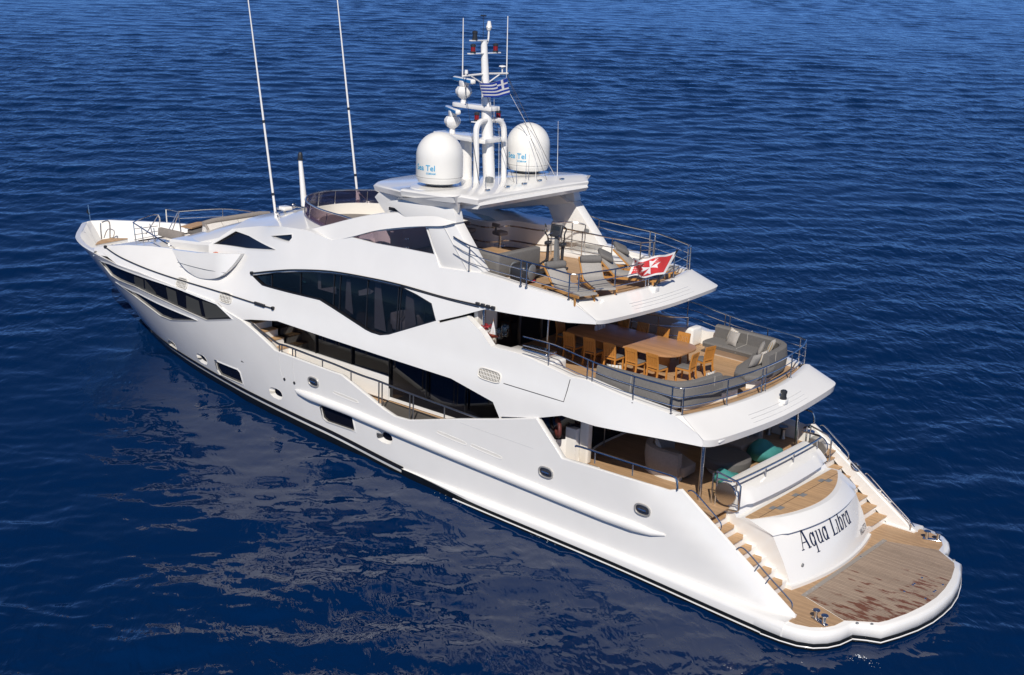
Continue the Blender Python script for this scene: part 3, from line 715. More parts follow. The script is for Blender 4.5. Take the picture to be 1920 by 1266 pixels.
# ------------------------------------------------------------------ main deck: house, side deck, cockpit
MD = 2.38
_md = [(x, hull_y(x, MD-.2)-.12) for x in (33,31,29,27,25,22,19)]+[(5.22,3.84)]
MB().slab(_md+[(x,-y) for x, y in _md[::-1]], MD-.2, MD).build('main_deck', TEAK, YA)
for s in (1,-1): MB().slab([(5.22,s*2.32),(5.22,s*3.78),(4.72,s*3.78),(4.72,s*2.6),(4.9,s*2.32)], MD-.03, MD+.002).build('stair_landing', TEAK, YA)
hp = [(9.75,2.8),(10.1,1.7),(10.27,.6),(10.27,-.6),(10.1,-1.7),(9.75,-2.8)]
MB().slab(hp+[(24.2,-2.9),(24.2,2.9)], MD, 4.36).build('deckhouse', BLACKG, YA, ang=20)
MB().slab([(9.72,2.83),(24.2,2.93),(24.2,2.88),(9.72,2.78)], MD+.02, MD+.12).build('deckhouse_plinth', WHITE, YA)
MB().slab([(17.6,2.96),(24.2,2.98),(24.2,2.9),(17.6,2.88)], MD+.02, MD+.86).build('deckhouse_white_panel', WHITE, YA)
MB().slab([(9.75,3.0),(12.6,3.0),(12.6,2.88),(9.75,2.78)], MD+.02, MD+1.05).build('deckhouse_white_panel', WHITE, YA)
for x in (10.6,12.6,14.2,15.9,17.6,19.4,21.2): MB().box((x-.02,2.88,MD+.45),(x+.02,2.945,4.34)).build('glass_joint', BLACK, YA)
MB().slab([(9.95,2.8),(10.3,2.8),(11.0,3.72),(10.7,3.78)], MD, MD+.66).build('side_gate', WHITE, YA); MB().slab([(9.97,2.8),(10.2,2.8),(10.95,3.72),(10.75,3.76)], MD+.66, 4.34).build('side_gate_glass', BLACKG, YA)
dr = MB(); dr.rbox((9.42,2.62,MD),(9.74,2.86,4.36),.06); dr.build('door_pillar', CREAM, YA)
lm = MB(); lm.tube(curve([(9.55,2.7,MD+.03),(9.85,2.2,MD+.03),(10.1,1.5,MD+.03),(10.2,.6,MD+.03),(10.22,-1,MD+.03)],5), .035, 6).build('threshold', CREAM, YA)
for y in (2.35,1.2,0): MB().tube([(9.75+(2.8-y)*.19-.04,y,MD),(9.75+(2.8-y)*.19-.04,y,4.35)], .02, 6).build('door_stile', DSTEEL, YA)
_p = oY('F',158,212,3.42); MB().tube([(_p.x+.25*math.cos(a), _p.y-.25*math.cos(a)*.9, _p.z+.25*math.sin(a)) for a in [2*PI*k/24 for k in range(24)]], .055, 8, closed=True).build('lifebuoy', pm('glass_dimmed_red', (.09,.018,.014), .6), YA)  # lifebuoy red darkened in the colour, as dimmed by the black glass
MB().slab([(12.5,2.97),(17.6,2.97),(17.6,3.76),(12.5,3.76)], MD, MD+.008).build('side_deck_shade', pm('deck_shade_brown', (.085,.075,.066), .8, noise=.1), YA)  # dark sheet over the teak; the side deck's shade put into its colour
# steps up to the foredeck at the fwd end of the side deck
for k in range(6): MB().box((21.9+.32*k,2.95,MD+.02),(24.3,3.72,MD+.27*(k+1)-.02)).build('side_step', WHITE, YA); MB().box((21.88+.32*k,2.95,MD+.27*(k+1)-.02),(22.22+.32*k,3.72,MD+.27*(k+1)+.01)).build('side_step_tread', TEAKS, YA)
# ------------------------------------------------------------------ bridge deck slab, apron and floor
BDZ = 4.82
def brfn(y): return 5.42+.48*(abs(y)/3.46)**2
arc = [(brfn(y), y) for y in [3.46-6.92*k/20 for k in range(21)]]
br_in = [(6.1,3.58)]+arc+[(6.1,-3.58)]
MB().slab([(24,3.2),(14,3.55),(9,3.6)]+[(x+.04,y*.985) for x,y in br_in]+[(9,-3.6),(14,-3.55),(24,-3.2)], 4.36, BDZ).build('bridge_deck', TEAK, YA)
MB().slab([(24,3.35),(14,3.55),(9,3.6),(6,3.55),(5.4,3.2),(5.2,0),(5.4,-3.2),(6,-3.55),(9,-3.6),(14,-3.55),(24,-3.35)], 4.30, 4.352).build('deck_head', WHITE, YA)
def apron(up, lo, inner, drop, und, name):
    """loft across the beam: inner floor edge, coaming top, outer edge, lip, underside"""
    rr = []
    for (u, l) in zip(up, lo):
        ux, uy, uz = u; lx, ly, lz = l
        ix, iy = inner(ux, uy)
        rr.append([(ix, iy, uz-.14), (ix, iy, uz-.01), (lerp(ix,ux,.5), lerp(iy,uy,.5), uz+.012), (ux, uy, uz), (lerp(ux,lx,.05), lerp(uy,ly,.05), lerp(uz,lz,.07)), (lx, ly, lz), (lx+.03, ly*.995, lz-drop), (lx+und, ly*.93, lz-drop-.03), (lx+und+.4, ly*.9, lz-drop+.06)])
    return MB().loft(rr, cap=True).build(name, WHITE, YA, ang=32)
ys = [1,.985,.96]+[.92-1.84*k/24 for k in range(25)]+[-.96,-.985,-1]
up = [(brfn(3.46*t)-.10, 3.50*t, 4.95) for t in ys]; lo = [(4.72+.12*(t*.99)**2+.2*abs(t)**24, 3.70*t, lerp(4.40,4.55,abs(t)**1.5)) for t in ys]
apron(up, lo, lambda x, y: (x+.16, y*.97), .2, .25, 'bridge_apron')
# side coaming top: from the rail foot to the side panel
def coaming(line, yin, z_in, name):
    rr = []
    for (x, z) in dens(line, .4, False):
        yo = sup_y(x, z); rr.append([(x, yo-.01, z-.1), (x, yo-.015, z+.004), (x, yo-.06, z+.018), (x, yin(x, yo), z+.016), (x, yin(x, yo), z_in)])
    m = MB().loft(rr, cap=False, ring_closed=False); return pair(m, name, WHITE, YA, ang=50)
coaming([(6.05,4.94)]+L_top[1:7], lambda x, yo: yo-.32, 4.6, 'bridge_coaming')
tw = [ss('B',1700,1050), ss('B',1640,960), ss('B',1535,848), ss('B',1345,893)]
m = MB(); m.loft([[(x, sup_y(x, z)-.01, z-.02),(x, sup_y(x, z)+.0, z+.02),(x, sup_y(x, z)-.22, z+.02),(x, sup_y(x, z)-.22, z-.3)] for x, z in dens(tw,.3,False)]).build('coaming_wing_cap', WHITE, YA)
for d, n in ((.10,'apron_groove'),(.32,'apron_groove'),(.55,'apron_groove')):
    f = .45+d*.7
    pts = [(lerp(u[0],l[0],f)-.0, lerp(u[1],l[1],f), lerp(u[2],l[2],f)+.004) for u, l in zip(up, lo)][10:22]
    MB().tube(pts, .006, 4).build(n, pm('groove_shade', (.66,.66,.66), .5), YA)  # soft shade of each groove painted as a grey line
# bridge deck after bulkhead
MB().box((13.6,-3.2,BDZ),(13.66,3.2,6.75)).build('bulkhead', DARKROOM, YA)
gb = MB(); gb.box((13.54,-1.9,BDZ+.06),(13.59,2.35,6.7)).build('sliding_door', BLACKG, YA)
for y in (2.35,1.2,.1,-1.0,-1.9): MB().box((13.5,y-.035,BDZ),(13.56,y+.035,6.75)).build('door_stile', DSTEEL, YA)
MB().box((13.5,-3.25,BDZ),(13.6,-1.95,6.75)).build('bulkhead_panel', TAUPE, YA); MB().box((13.45,2.42,BDZ),(13.6,3.3,6.75)).build('bulkhead_panel', CREAM, YA)
# ------------------------------------------------------------------ sun deck slab, apron
SDZ = 7.15
def sufn(y): return 9.62+.46*(abs(y)/3.0)**2.2
arc = [(sufn(y), y) for y in [3.0-6.0*k/20 for k in range(21)]]
MB().slab([(24.0,2.0),(22,2.6),(18,3.0),(12.5,3.18),(10.25,3.1)]+[(x+.05,y*.985) for x,y in arc]+[(10.25,-3.1),(12.5,-3.18),(18,-3.0),(22,-2.6),(24.0,-2.0)], 6.80, SDZ).build('sun_deck', TEAK, YA)
MB().slab([(23,2.2),(18,3.0),(12.5,3.2),(10,3.1),(9.5,2.8),(9.3,0),(9.5,-2.8),(10,-3.1),(12.5,-3.2),(18,-3.0),(23,-2.2)], 6.74, 6.795).build('sun_deck_head', WHITE, YA)
up2 = [(sufn(3.0*t)-.10, 3.06*t, 7.28) for t in ys]; lo2 = [(8.86+.10*(t*.99)**2+.16*abs(t)**24, 3.20*t, lerp(6.86,6.92,abs(t)**1.5)) for t in ys]
apron(up2, lo2, lambda x, y: (x+.16, y*.97), .12, .2, 'sun_deck_apron')
coaming([(10.12,7.27)]+U_top[1:4]+[ss('B',1630,552),ss('B',1350,512)], lambda x, yo: yo-.28, 6.95, 'sun_deck_coaming')
for d in (.10,.30,.52):
    f = .45+d*.7
    pts = [(lerp(u[0],l[0],f), lerp(u[1],l[1],f), lerp(u[2],l[2],f)+.004) for u, l in zip(up2, lo2)][9:23]
    MB().tube(pts, .006, 4).build('apron_groove', bpy.data.materials['groove_shade'], YA)
MB().rbox((4.80,2.95,4.40),(4.90,3.25,4.46),.02).build('stern_light', WHITE, YA)
# posts that carry the overhangs
for s in (1,-1):
    MB().tube([(5.6,s*2.72,MD),(5.62,s*2.68,4.34)], .055, 12).build('support_post', STEEL, YA)
    px = oZ('E',262,255,BDZ+.1); MB().tube([(px.x, s*3.3, BDZ),(px.x, s*3.3, 6.76)], .05, 12).build('support_post', STEEL, YA)
    MB().tube([(11.6, s*2.2, BDZ),(11.6, s*2.2, 6.76)], .03, 10).build('support_post', STEEL, YA)
# ------------------------------------------------------------------ eyebrow rib, arch leg, side window of the sun deck
w = panel(MB(), sup_y, inset(SW, -.02), [], step=.3, thick=.01, off=-.06).build('side_screen', SMOKE, YA)
for a in ((945,352),(1120,322),(1135,322),(1120,378),(1135,378)):
    x, z = ss('B',*a); MB().lathe([(0,.02),(.025,.015),(.03,0)], (x, sup_y(x, z)-.05, z), 8, 'y').build('screen_stud', STEEL, w)
etop = curve([oY('B',*p,3.02) for p in [(440,258),(590,223),(820,166),(1000,142),(1200,131),(1345,131),(1400,158),(1450,205)]], 5)
ebot = curve([oY('B',*p,3.26) for p in [(500,290),(620,330),(760,303),(920,262),(1100,240),(1260,232),(1370,230),(1450,212)]], 5)
er = []
for a, b in zip(etop, ebot):
    a = Vector(a); b = Vector(b); er.append([a, a+(b-a)*.04+Vector((0,.03,-.0)), b, b+Vector((0,-.16,-.02)), Vector((b.x, 2.6, b.z)), Vector((a.x, 2.55, a.z))])
m = MB().loft(er); pair(m, 'eyebrow_rib', WHITE, YA, ang=30)
leg = [oY('B',*p,3.24) for p in [(1258,232),(1440,214),(1632,552),(1350,512)]]
m = MB().prism([(p.x, 3.22-(p.z-7.4)*.05, p.z) for p in leg], (0,-.42,0)); pair(m, 'arch_leg', WHITE, YA, bevel=.03)
ridge = [oY('B',*p,3.25) for p in [(1366,232),(1545,545)]]
m = MB().tube([(p.x, 3.235-(p.z-7.4)*.05, p.z) for p in ridge], .012, 4).build('leg_seam', pm('seam_grey', (.55,.55,.55), .5), YA)
for s in (1,-1): MB().lathe([(0,.012),(.11,.01),(.125,-.01)], (14.05, s*2.78, 7.95), 20, 'y').build('speaker', GREYP, YA)
# ------------------------------------------------------------------ hard top
TZ = lambda x: 9.58+(14.2-x)*.075 if x > 13 else 9.66
def roof_ring(zo, ins):
    base = [(14.15,0),(14.15,1.0),(14.12,2.0),(14.05,2.75),(14.42,3.12),(14.52,3.36),(14.85,3.42),(15.6,3.36),(16.9,3.22),(17.1,2.95),(18.1,2.62),(19.0,2.35),(19.5,1.7),(19.75,.9),(19.8,0)]
    full_ = base + [(x,-y) for x, y in base[-2:0:-1]]
    return [(x+(16.5-x)*ins, y*(1-ins), (9.62-(x-14.2)*.052 if x < 20 else 9.3)+zo + (.10 if abs(y) > 3.0 else 0)) for x, y in full_]
hb = MB(); hb.loft([roof_ring(-.34,.10), roof_ring(-.20,.015), roof_ring(-.04,0), roof_ring(0,.012), roof_ring(.03,.05)], cap=False)
n_ = len(hb.v)//5
top_ = hb.v[4*n_:]; bot_ = hb.v[:n_]
cen = lambda L_, dz: (16.4, 0, sum(p[2] for p in L_)/n_+dz)
i0 = len(hb.v); hb.v += [cen(top_, .10), cen(bot_, 0)]
for k in range(n_): hb.f += [(4*n_+k, 4*n_+(k+1) % n_, i0), (k, (k+1) % n_, i0+1)]
ROOF = hb.build('hard_top', WHITE, YA, ang=32)
# raised rear beam under the after edge and the winglets
m = MB(); m.loft([[(14.1+.02*abs(y)**2*.1, y, 9.30),(14.02, y, 9.42),(14.08, y, 9.50),(14.9, y, 9.45),(14.9, y, 9.22)] for y in [-2.7+5.4*k/18 for k in range(19)]]).build('roof_beam', WHITE, ROOF)
for s in (1,-1):
    wp = MB(); wp.loft([[Vector((17.2,s*3.0,9.22)),Vector((17.0,s*3.25,9.3)),Vector((17.1,s*2.6,9.1))],[Vector((15.1,s*3.1,9.66)),Vector((14.9,s*3.42,9.64)),Vector((14.95,s*3.0,9.12))],[Vector((14.45,s*3.1,9.72)),Vector((14.45,s*3.38,9.70)),Vector((14.6,s*3.0,9.15))]]).build('winglet', WHITE, ROOF)
    MB().lathe([(0,.02),(.10,.018),(.11,0)], (14.2, s*2.55, 9.42), 20, 'x').build('roof_speaker', GREYP, ROOF)
    # upper limb of the arch below the roof
    lp = [(15.75,8.5),(14.60,8.86),(14.75,9.36),(16.6,9.30),(17.6,9.1),(16.6,8.62)]
    MB().prism([(x, s*3.12, z) for x, z in lp], (0,-s*.35,0)).build('arch_limb', WHITE, ROOF, bevel=.02)
MB().prism([(19.0,2.3,8.95),(18.3,2.45,8.5),(16.0,2.6,8.85),(15.6,2.6,9.3),(18.6,2.4,9.25)], (0,-.3,0)).build('roof_fairing', WHITE, ROOF, bevel=.02)
MB().prism([(19.0,-2.3,8.95),(18.3,-2.45,8.5),(16.0,-2.6,8.85),(15.6,-2.6,9.3),(18.6,-2.4,9.25)], (0,.3,0)).build('roof_fairing', WHITE, ROOF, bevel=.02)
MB().box((15.95,2.58,8.70),(18.0,2.625,8.80)).build('fairing_slot', BLACK, ROOF)

def corner(a, b, c, d, e, f, name):
    c = (c[0]+.0, c[1]-.14, c[2]+.006); d = (d[0]-.0, d[1]-.14, d[2]+.006)
    g = tuple(lerp(c[i], d[i], (.05,.05,.07)[i]) for i in range(3))
    for s in (1,-1): MB().add([(p[0], s*p[1], p[2]) for p in (a,b,d,g,c,e,f)], [(0,1,2,3),(0,3,4),(0,4,5,6)]).build(name, WHITE, YA, recalc=False)
corner((6.05,sup_y(6.05,4.94),4.945),(5.03,sup_y(5.03,4.55)+.005,4.555),up[0],lo[0],(5.98,3.36,4.955),(6.05,sup_y(6.05,4.94)-.32,4.957),'apron_corner')
corner((10.12,sup_y(10.12,7.27),7.275),(9.1,sup_y(9.1,6.9)+.005,6.905),up2[0],lo2[0],(10.1,2.9,7.285),(10.12,sup_y(10.12,7.27)-.28,7.287),'sun_deck_corner')
# ------------------------------------------------------------------ coach roof and foredeck
def plan(mb, fz, outline, holes=(), step=.3, thick=.05):
    ol = dens(outline, step*.6); hh = [dens(h, step*.5) for h in holes]; verts = []; edges = []
    for loop in [ol]+hh:
        n0 = len(verts); verts += loop; edges += [(n0+i, n0+(i+1) % len(loop)) for i in range(len(loop))]
    bp = list(verts); xs = [p[0] for p in ol]; yy = [p[1] for p in ol]
    x = min(xs)+step/2
    while x < max(xs):
        y = min(yy)+step/2
        while y < max(yy):
            c = (x, y); y += step
            if inpoly(c, ol) and not any(inpoly(c, h) for h in hh) and all((b[0]-c[0])**2+(b[1]-c[1])**2 > (step*.4)**2 for b in bp): verts.append(c)
        x += step
    V, Ed, Fc, *_ = delaunay_2d_cdt([Vector(v) for v in verts], edges, [], 0, 1e-6); tr = []
    for f in Fc:
        c = (sum(V[i][0] for i in f)/3, sum(V[i][1] for i in f)/3)
        if inpoly(c, ol) and not any(inpoly(c, h) for h in hh): tr.append(tuple(f))
    fr = [(v[0], v[1], fz(v[0], v[1])) for v in V]; bk = [(a, b, c-thick) for a, b, c in fr]; n = len(fr); cnt = {}
    for f in tr:
        for a, b in ((f[0],f[1]),(f[1],f[2]),(f[2],f[0])): cnt[(min(a,b),max(a,b))] = cnt.get((min(a,b),max(a,b)), 0)+1
    return mb.add(fr+bk, tr+[tuple(i+n for i in f[::-1]) for f in tr]+[(a,b,b+n,a+n) for (a,b),k in cnt.items() if k == 1])
cr = sorted([(x, z) for x, z in CREST if x > 20.0])
cre = dens(cr, .35, False)
CZ = [(19,7.72),(20.5,7.78),(22,7.80),(23.5,7.74),(25,7.45),(26.3,7.13),(27.2,6.95)]
crz = lambda x: interp(cr, x)
def roof_z(x, y):
    ze = crz(max(cr[0][0], min(cr[-1][0], x))); ye = sup_y(x, ze); t = min(1, abs(y)/max(.1, ye)); zc = max(ze, interp(CZ, x))
    return lerp(zc, ze, t**2.6)
well = [(20.0,2.72),(21.0,2.58),(22.0,2.25),(22.9,1.75),(23.6,1.1),(23.95,.5),(24.02,0)]
well = curve(well, 4); well_s = [(x,-y) for x, y in well[::-1]]
pc = [(x, sup_y(x, z)-.005) for x, z in cre]
fx = cre[-1][0]
outl = pc + [(fx+.35, 1.6), (fx+.5, .8), (fx+.55,0), (fx+.5,-.8), (fx+.35,-1.6)] + [(x,-y) for x, y in pc[::-1]] + [(20.0,-2.72)] + well_s[::-1][0:0] + [(x,y) for x, y in [(x,-y) for x, y in well]] + [(x,y) for x, y in well[::-1]]
mb = MB(); plan(mb, roof_z, outl, [], .35); mb.build('coach_roof', WHITE, YA, ang=40)
# well wall, seat and tinted wind screen ring on the fly bridge
wl_ = well+well_s[1:]
MB().loft([[(x, y, roof_z(x, y)-.0), (x-.02, y*.99, roof_z(x, y)+.02), (x-.06, y*.97, roof_z(x, y)+.02), (x-.06, y*.97, 7.16)] for x, y in wl_], cap=False, ring_closed=False).build('well_wall', CREAM, YA, ang=40)
def off_path(P_, d):
    o = []
    for i, p in enumerate(P_):
        a = P_[max(i-1,0)]; b = P_[min(i+1,len(P_)-1)]; l = math.hypot(b[0]-a[0], b[1]-a[1]); o.append((p[0]-(b[1]-a[1])/l*d, p[1]+(b[0]-a[0])/l*d))
    return o
ring = off_path(wl_, .14); ring = [(19.0,3.02),(19.5,2.98)]+ring+[(19.5,-2.98),(19.0,-3.02)]
gl = MB(); gl.loft([[(x, y, roof_z(max(x,20.0), y)-.02), (x-.05*sm((x-20)/3), y*.985, 8.22-.05*sm((x-22)/2)), (x-.062, y*.98, 8.22-.05*sm((x-22)/2)), (x-.012, y*.995, roof_z(max(x,20.0), y)-.02)] for x, y in ring]); WS = gl.build('wind_screen', SMOKE, YA, ang=60)
MB().tube([(x-.06*sm((x-20)/3), y*.983, 8.24-.05*sm((x-22)/2)) for x, y in ring], .028, 7).build('screen_rail', STEEL, WS)
for i in (6, 12, 18, 24, 30, 36, 42):
    if i < len(ring):
        x, y = ring[i]; MB().tube([(x-.05, y*.98, roof_z(max(x,20), y)), (x-.10, y*.97, 8.15)], .014, 6).build('screen_post', STEEL, WS)
m = MB(); pts_ = [(x-.75, y*.62) for x, y in wl_]; m.slab([(x-.15, y*.92) for x, y in wl_], 7.16, 7.30); m.build('forward_lounge_base', CREAM, YA, bevel=.05)
MB().slab([(x-.3, y*.8) for x, y in wl_[6:-6]], 7.30, 7.38).build('lounge_pad', TAUPE, YA, bevel=.04)
m = MB(); m.lathe([(.62,7.15),(.62,7.98),(.58,8.03),(.45,8.03),(.42,7.75),(0,7.75)], (19.6,.9,0), 28); m.build('helm_pod', WHITE, YA)
m = MB(); m.rbox((18.2,-2.4,7.16),(18.8,1.8,7.95),.08); m.build('helm_console', CREAM, YA)
# forward face of the coach roof
def face(x0, z0, w0, x1, z1, w1):
    return [[(x0, w0*t, z0-.25*abs(t)**2.5) for t in [1-k/6 for k in range(13)]], [(x1, w1*t, z1-.3*abs(t)**2.5) for t in [1-k/6 for k in range(13)]]]
rr = []
for k in range(9):
    t = k/8; x = lerp(fx+.1, 30.9, t); zc = lerp(6.98, 5.55, t**1.1); w = lerp(2.3, 2.45, t)
    rr.append([(x+.35*(1-abs(s)**2), w*s, zc-.42*abs(s)**3) for s in [1-q/8 for q in range(17)]] + [(x, -w, 4.7), (x, w, 4.7)])
MB().loft(rr).build('windscreen_slope', WHITE, YA, ang=35)
FS = empty('fore_sofa', (29.8,-.7,5.3)); tag(FS, 'cream quilted sofa back with a grey rolled top across the foredeck lounge', 'sofa')
child(MB().prism([(29.3,.85,5.45),(29.98,.85,6.18),(30.16,.85,6.2),(30.35,.85,5.45)], (0,-3.2,0)).xf(Matrix.Translation((-29.8,.7,-5.3))).build('backrest', OFFW, bevel=.04), FS)
child(MB().tube([(30.05,.9,6.2),(30.05,.4,6.26),(30.05,-1.9,6.26),(30.05,-2.4,6.2)], .10, 10).xf(Matrix.Translation((-29.8,.7,-5.3))).build('rolled_top', TAUPE), FS)
child(MB().tube([(29.3,.88,5.5),(29.95,.88,6.17)], .05, 8).xf(Matrix.Translation((-29.8,.7,-5.3))).build('end_border', TAUPE), FS)
for y in (.1,-.7,-1.5):
    child(MB().tube([(29.29,y,5.45),(29.96,y,6.175)], .012, 5).xf(Matrix.Translation((-29.8,.7,-5.3))).build('quilt_seam', LGREY), FS)
    for dy in (-.12,.12):
        for t in (.35,.6): child(MB().rbox((29.29+.67*t-.05,y-.4+dy-.02,5.45+.73*t-.03),(29.29+.67*t+.02,y-.4+dy+.02,5.45+.73*t+.06),.01).xf(Matrix.Translation((-29.8,.7,-5.3))).build('strap_loop', TAUPE), FS)
# port shoulder trunk, walkway, half moon bulwark door
fb = [(x, sup_y(x, z)) for x, z in dens(F_top[2:], .3, False)]; fz = sorted([(x, z) for x, z in F_top[2:]])
FZ = [(27,5.35),(28.3,5.38),(30,5.36),(31.5,5.27),(32.6,5.15),(33.8,5.0),(34.4,4.75)]
fb = sorted([(x, sup_y(x, interp(FZ, x))) for x in [27.2+.3*k for k in range(24)]])
def fore_z(x, y):
    return interp(FZ, x)+.10*sm((2.9-abs(y))/1.2)*sm((33.4-x)/2)
hole = [(29.3,1.75),(33.2,1.75),(34.0,1.3),(34.0,-1.3),(33.2,-1.75),(29.3,-1.75)]
oo = [(x, y-.01) for x, y in fb]+[(x,-y+.01) for x, y in fb[::-1]]
mb = MB(); plan(mb, fore_z, oo, [hole], .35); mb.build('foredeck', WHITE, YA, ang=40)
ed = [(x, sup_y(x, interp(FZ, x)), interp(FZ, x)) for x in [27.2+.3*k for k in range(24)]]
m = MB(); m.loft([[(x, sup_y(x, z-.34)-.02, z-.34), (x, y, z-.02), (x, y-.06, z+.015), (x, y-.2, z)] for x, y, z in ed], cap=False, ring_closed=False); pair(m, 'foredeck_shoulder', WHITE, YA, ang=60)
MB().slab(hole, 4.66, 4.72).build('fore_well_floor', TEAK, YA)
m = MB(); hh = hole; m.loft([[(x, y, 4.66), (x, y, fore_z(x, y)+.005)] for x, y in hh+hh[:1]], cap=False, ring_closed=False); m.build('fore_well_wall', WHITE, YA)
tr = MB(); tr.loft([[(30.3,1.7,5.2),(30.3,2.35,5.2),(30.25,2.38,5.66),(30.25,2.30,5.74),(30.2,1.7,5.78)],[(28.6,1.7,5.2),(28.4,2.45,5.2),(28.3,2.5,5.86),(28.3,2.42,5.95),(28.3,1.7,6.0)],[(27.0,1.7,5.2),(26.9,2.62,5.2),(26.8,2.72,6.1),(26.8,2.6,6.2),(26.9,1.7,6.2)]]); pair(tr, 'trunk_side', WHITE, YA, ang=40)
def hm_y(x, z):
    w = sm((z-4.95)/.35)*sm((x-24.0)/1.6)
    return lerp(sup_y(x, z), min(sup_y(x, 5.0), 3.76)-.12*(z-5.0), w)
HM = [(lambda p: (p.x, p.z))(oS(hm_y, 'A', *q)) for q in [(704,354),(735,412),(772,462),(830,516),(885,544),(950,553),(1010,545),(1058,516),(1110,465),(1150,415),(1171,384),(1020,381),(870,375),(780,364)]]
HMO = panel(MB(), hm_y, curve(HM[:11],3)+HM[11:], [], step=.25, thick=.16, off=.05).build('half_moon_door', WHITE, YA, ang=40)
sl_ = [(lambda p: (p.x, hm_y(p.x, p.z)+.055, p.z))(oS(hm_y, 'A', *q)) for q in [(742,440),(850,470),(960,495),(1066,512)]]
MB().tube(curve(sl_,4), .012, 5).build('door_seam', GREYP, HMO)
p = oY('A',992,384,3.2); MB().lathe([(0,.13),(.08,.11),(.14,.04),(.14,-.06),(.12,-.17),(0,-.2)], (p.x,3.2,p.z-.05), 16).build('orange_fender', ORANGE, YA)
# bow well
MB().slab([(x, hull_y(x,3.9)-.05) for x in (33.9,35,36,37,37.8,38.3)]+[(x,-hull_y(x,3.9)+.05) for x in (38.3,37.8,37,36,35,33.9)], 3.86, 3.92).build('bow_well_floor', WHITE, YA)
m = MB(); bl = [(34.45,-2.9),(34.5,-1.5),(34.5,1.5),(34.45,2.9)]
_b = hull_y(34.6, 3.92)-.14; _c = hull_y(34.6, 4.75)-.14; m.loft([[(33.9,-_b,3.9),(34.6,-_b,3.9),(34.7,0,3.9),(34.6,_b,3.9),(33.9,_b,3.9)],[(33.9,-_c,4.78),(34.6,-_c,4.78),(34.7,0,4.78),(34.6,_c,4.78),(33.9,_c,4.78)]]); m.build('bow_bulkhead', WHITE, YA, bevel=.05)
inn = []
for x in [33.8+.2*k for k in range(27)]:
    xx = min(x, 39.1); y = max(.05, hull_y(xx, 4.7)-.16); inn.append((xx, y))
m = MB(); m.loft([[(x, hull_y(x,4.78)-.01, 4.76), (x, hull_y(x,4.78)-.03, 4.815), (x-.02, y+.02, 4.815), (x-.03, y, 4.78), (min(x-.05, stem_x(3.9)-.3), max(.03, min(y, hull_y(min(x, stem_x(3.9)-.3), 3.95)-.12)), 3.9)] for x, y in inn], cap=False, ring_closed=False)
pair(m, 'bow_bulwark_lining', WHITE, YA, ang=50)
tp = [oZ('J',*q,4.28) for q in [(393,590),(420,560),(480,530),(590,513),(797,515)]]
m = MB().prism([(p.x,p.y,4.26) for p in tp], (0,0,.035)); BS = MB().prism([(p.x+.03,p.y-.02,3.9) for p in tp], (0,0,.355)).build('bow_step', WHITE, YA); m.build('step_teak', TEAKS, BS)
def rail(name, pts, r=.025, n=7, mat=None, par=None, k=5, smooth=True): return MB().tube(curve(pts, k) if smooth else pts, r, n).build(name, mat or STEEL, par or YA)
a, b_ = oZ('J',470,525,4.28), oZ('J',575,512,4.28)
rail('bow_handle', [a, a+Vector((.02,0,.62)), a+(b_-a)*.15+Vector((0,0,.74)), b_+Vector((0,0,.72)), b_], .03, k=4)
a, b_ = oZ('J',500,510,4.28), oZ('J',625,420,4.6)
rail('bow_handle', [a, a+(b_-a)*.4+Vector((0,0,.25)), b_, a+(b_-a)*.9+Vector((0,0,-.25)), oZ('J',585,508,4.28)], .022)
rail('bow_line_handle', [oZ('J',205,470,4.6), oZ('J',240,440,4.7), oZ('J',268,455,4.6), oZ('J',265,540,4.3), oZ('J',310,625,4.1), oZ('J',390,680,4.0)], .028)
p0, p1 = oY('J',330,285,0), oY('J',300,95,0)
rail('jack_staff', [p0, p1], .022, smooth=False)
fl = MB(); q0, q1 = oY('J',308,215,0), oY('J',296,150,0); fl.loft([[q0+Vector((.05,.0,0)), q0+Vector((-.12,.03,.05)), q0+Vector((-.05,.02,-.02))],[q0.lerp(q1,.4)+Vector((.08,.05,0)), q0.lerp(q1,.4)+Vector((-.14,-.02,.0)), q0.lerp(q1,.4)+Vector((0,-.05,0))],[q1+Vector((.03,0,0)), q1+Vector((-.03,.02,0)), q1+Vector((0,-.03,0))]])
FB = fl.build('furled_flag', BLACK); tag(FB, 'small black flag furled on the short staff at the bow', 'flag')
# fore deck rails
def rp(c, pts, z, **k): return [oZ(c, *p, z) for p in pts]
RF = rail('foredeck_rail', [oZ('A',432,172,5.95), oZ('A',500,215,5.93), oZ('A',600,278,5.88), oZ('A',690,330,5.7), oZ('A',712,345,5.42)], .026)
for p in ((442,178,452,302),(480,205,505,320),(545,245,590,332)):
    b2 = oZ('A',p[2],p[3],5.12); MB().tube([b2, Vector((b2.x+.1, b2.y+.02, 5.85))], .02, 6).build('post', STEEL, RF)
RX = rail('fore_gate_rail', [oZ('A',432,172,5.95), oZ('A',500,140,5.95), oZ('A',602,117,5.95), oZ('A',612,200,5.2)], .024, k=3)
for (y0, y1) in ((215,205),(255,240),(290,268)):
    MB().tube([oZ('A',440,y0,5.6), oZ('A',600,y1-10,5.6)], .014, 5).build('gate_bar', STEEL, RX)
for c0 in ((520,250,600,125),(585,330,545,180)):
    MB().tube([oZ('A',c0[0],c0[1],5.1), oZ('A',c0[2],c0[3],5.9)], .02, 6).build('gate_post', STEEL, RX)
RS = rail('fore_gate_rail', [oZ('A',662,170,5.1), oZ('A',655,80,5.95), oZ('A',738,96,5.95), oZ('A',757,232,5.1)], .026, smooth=False)
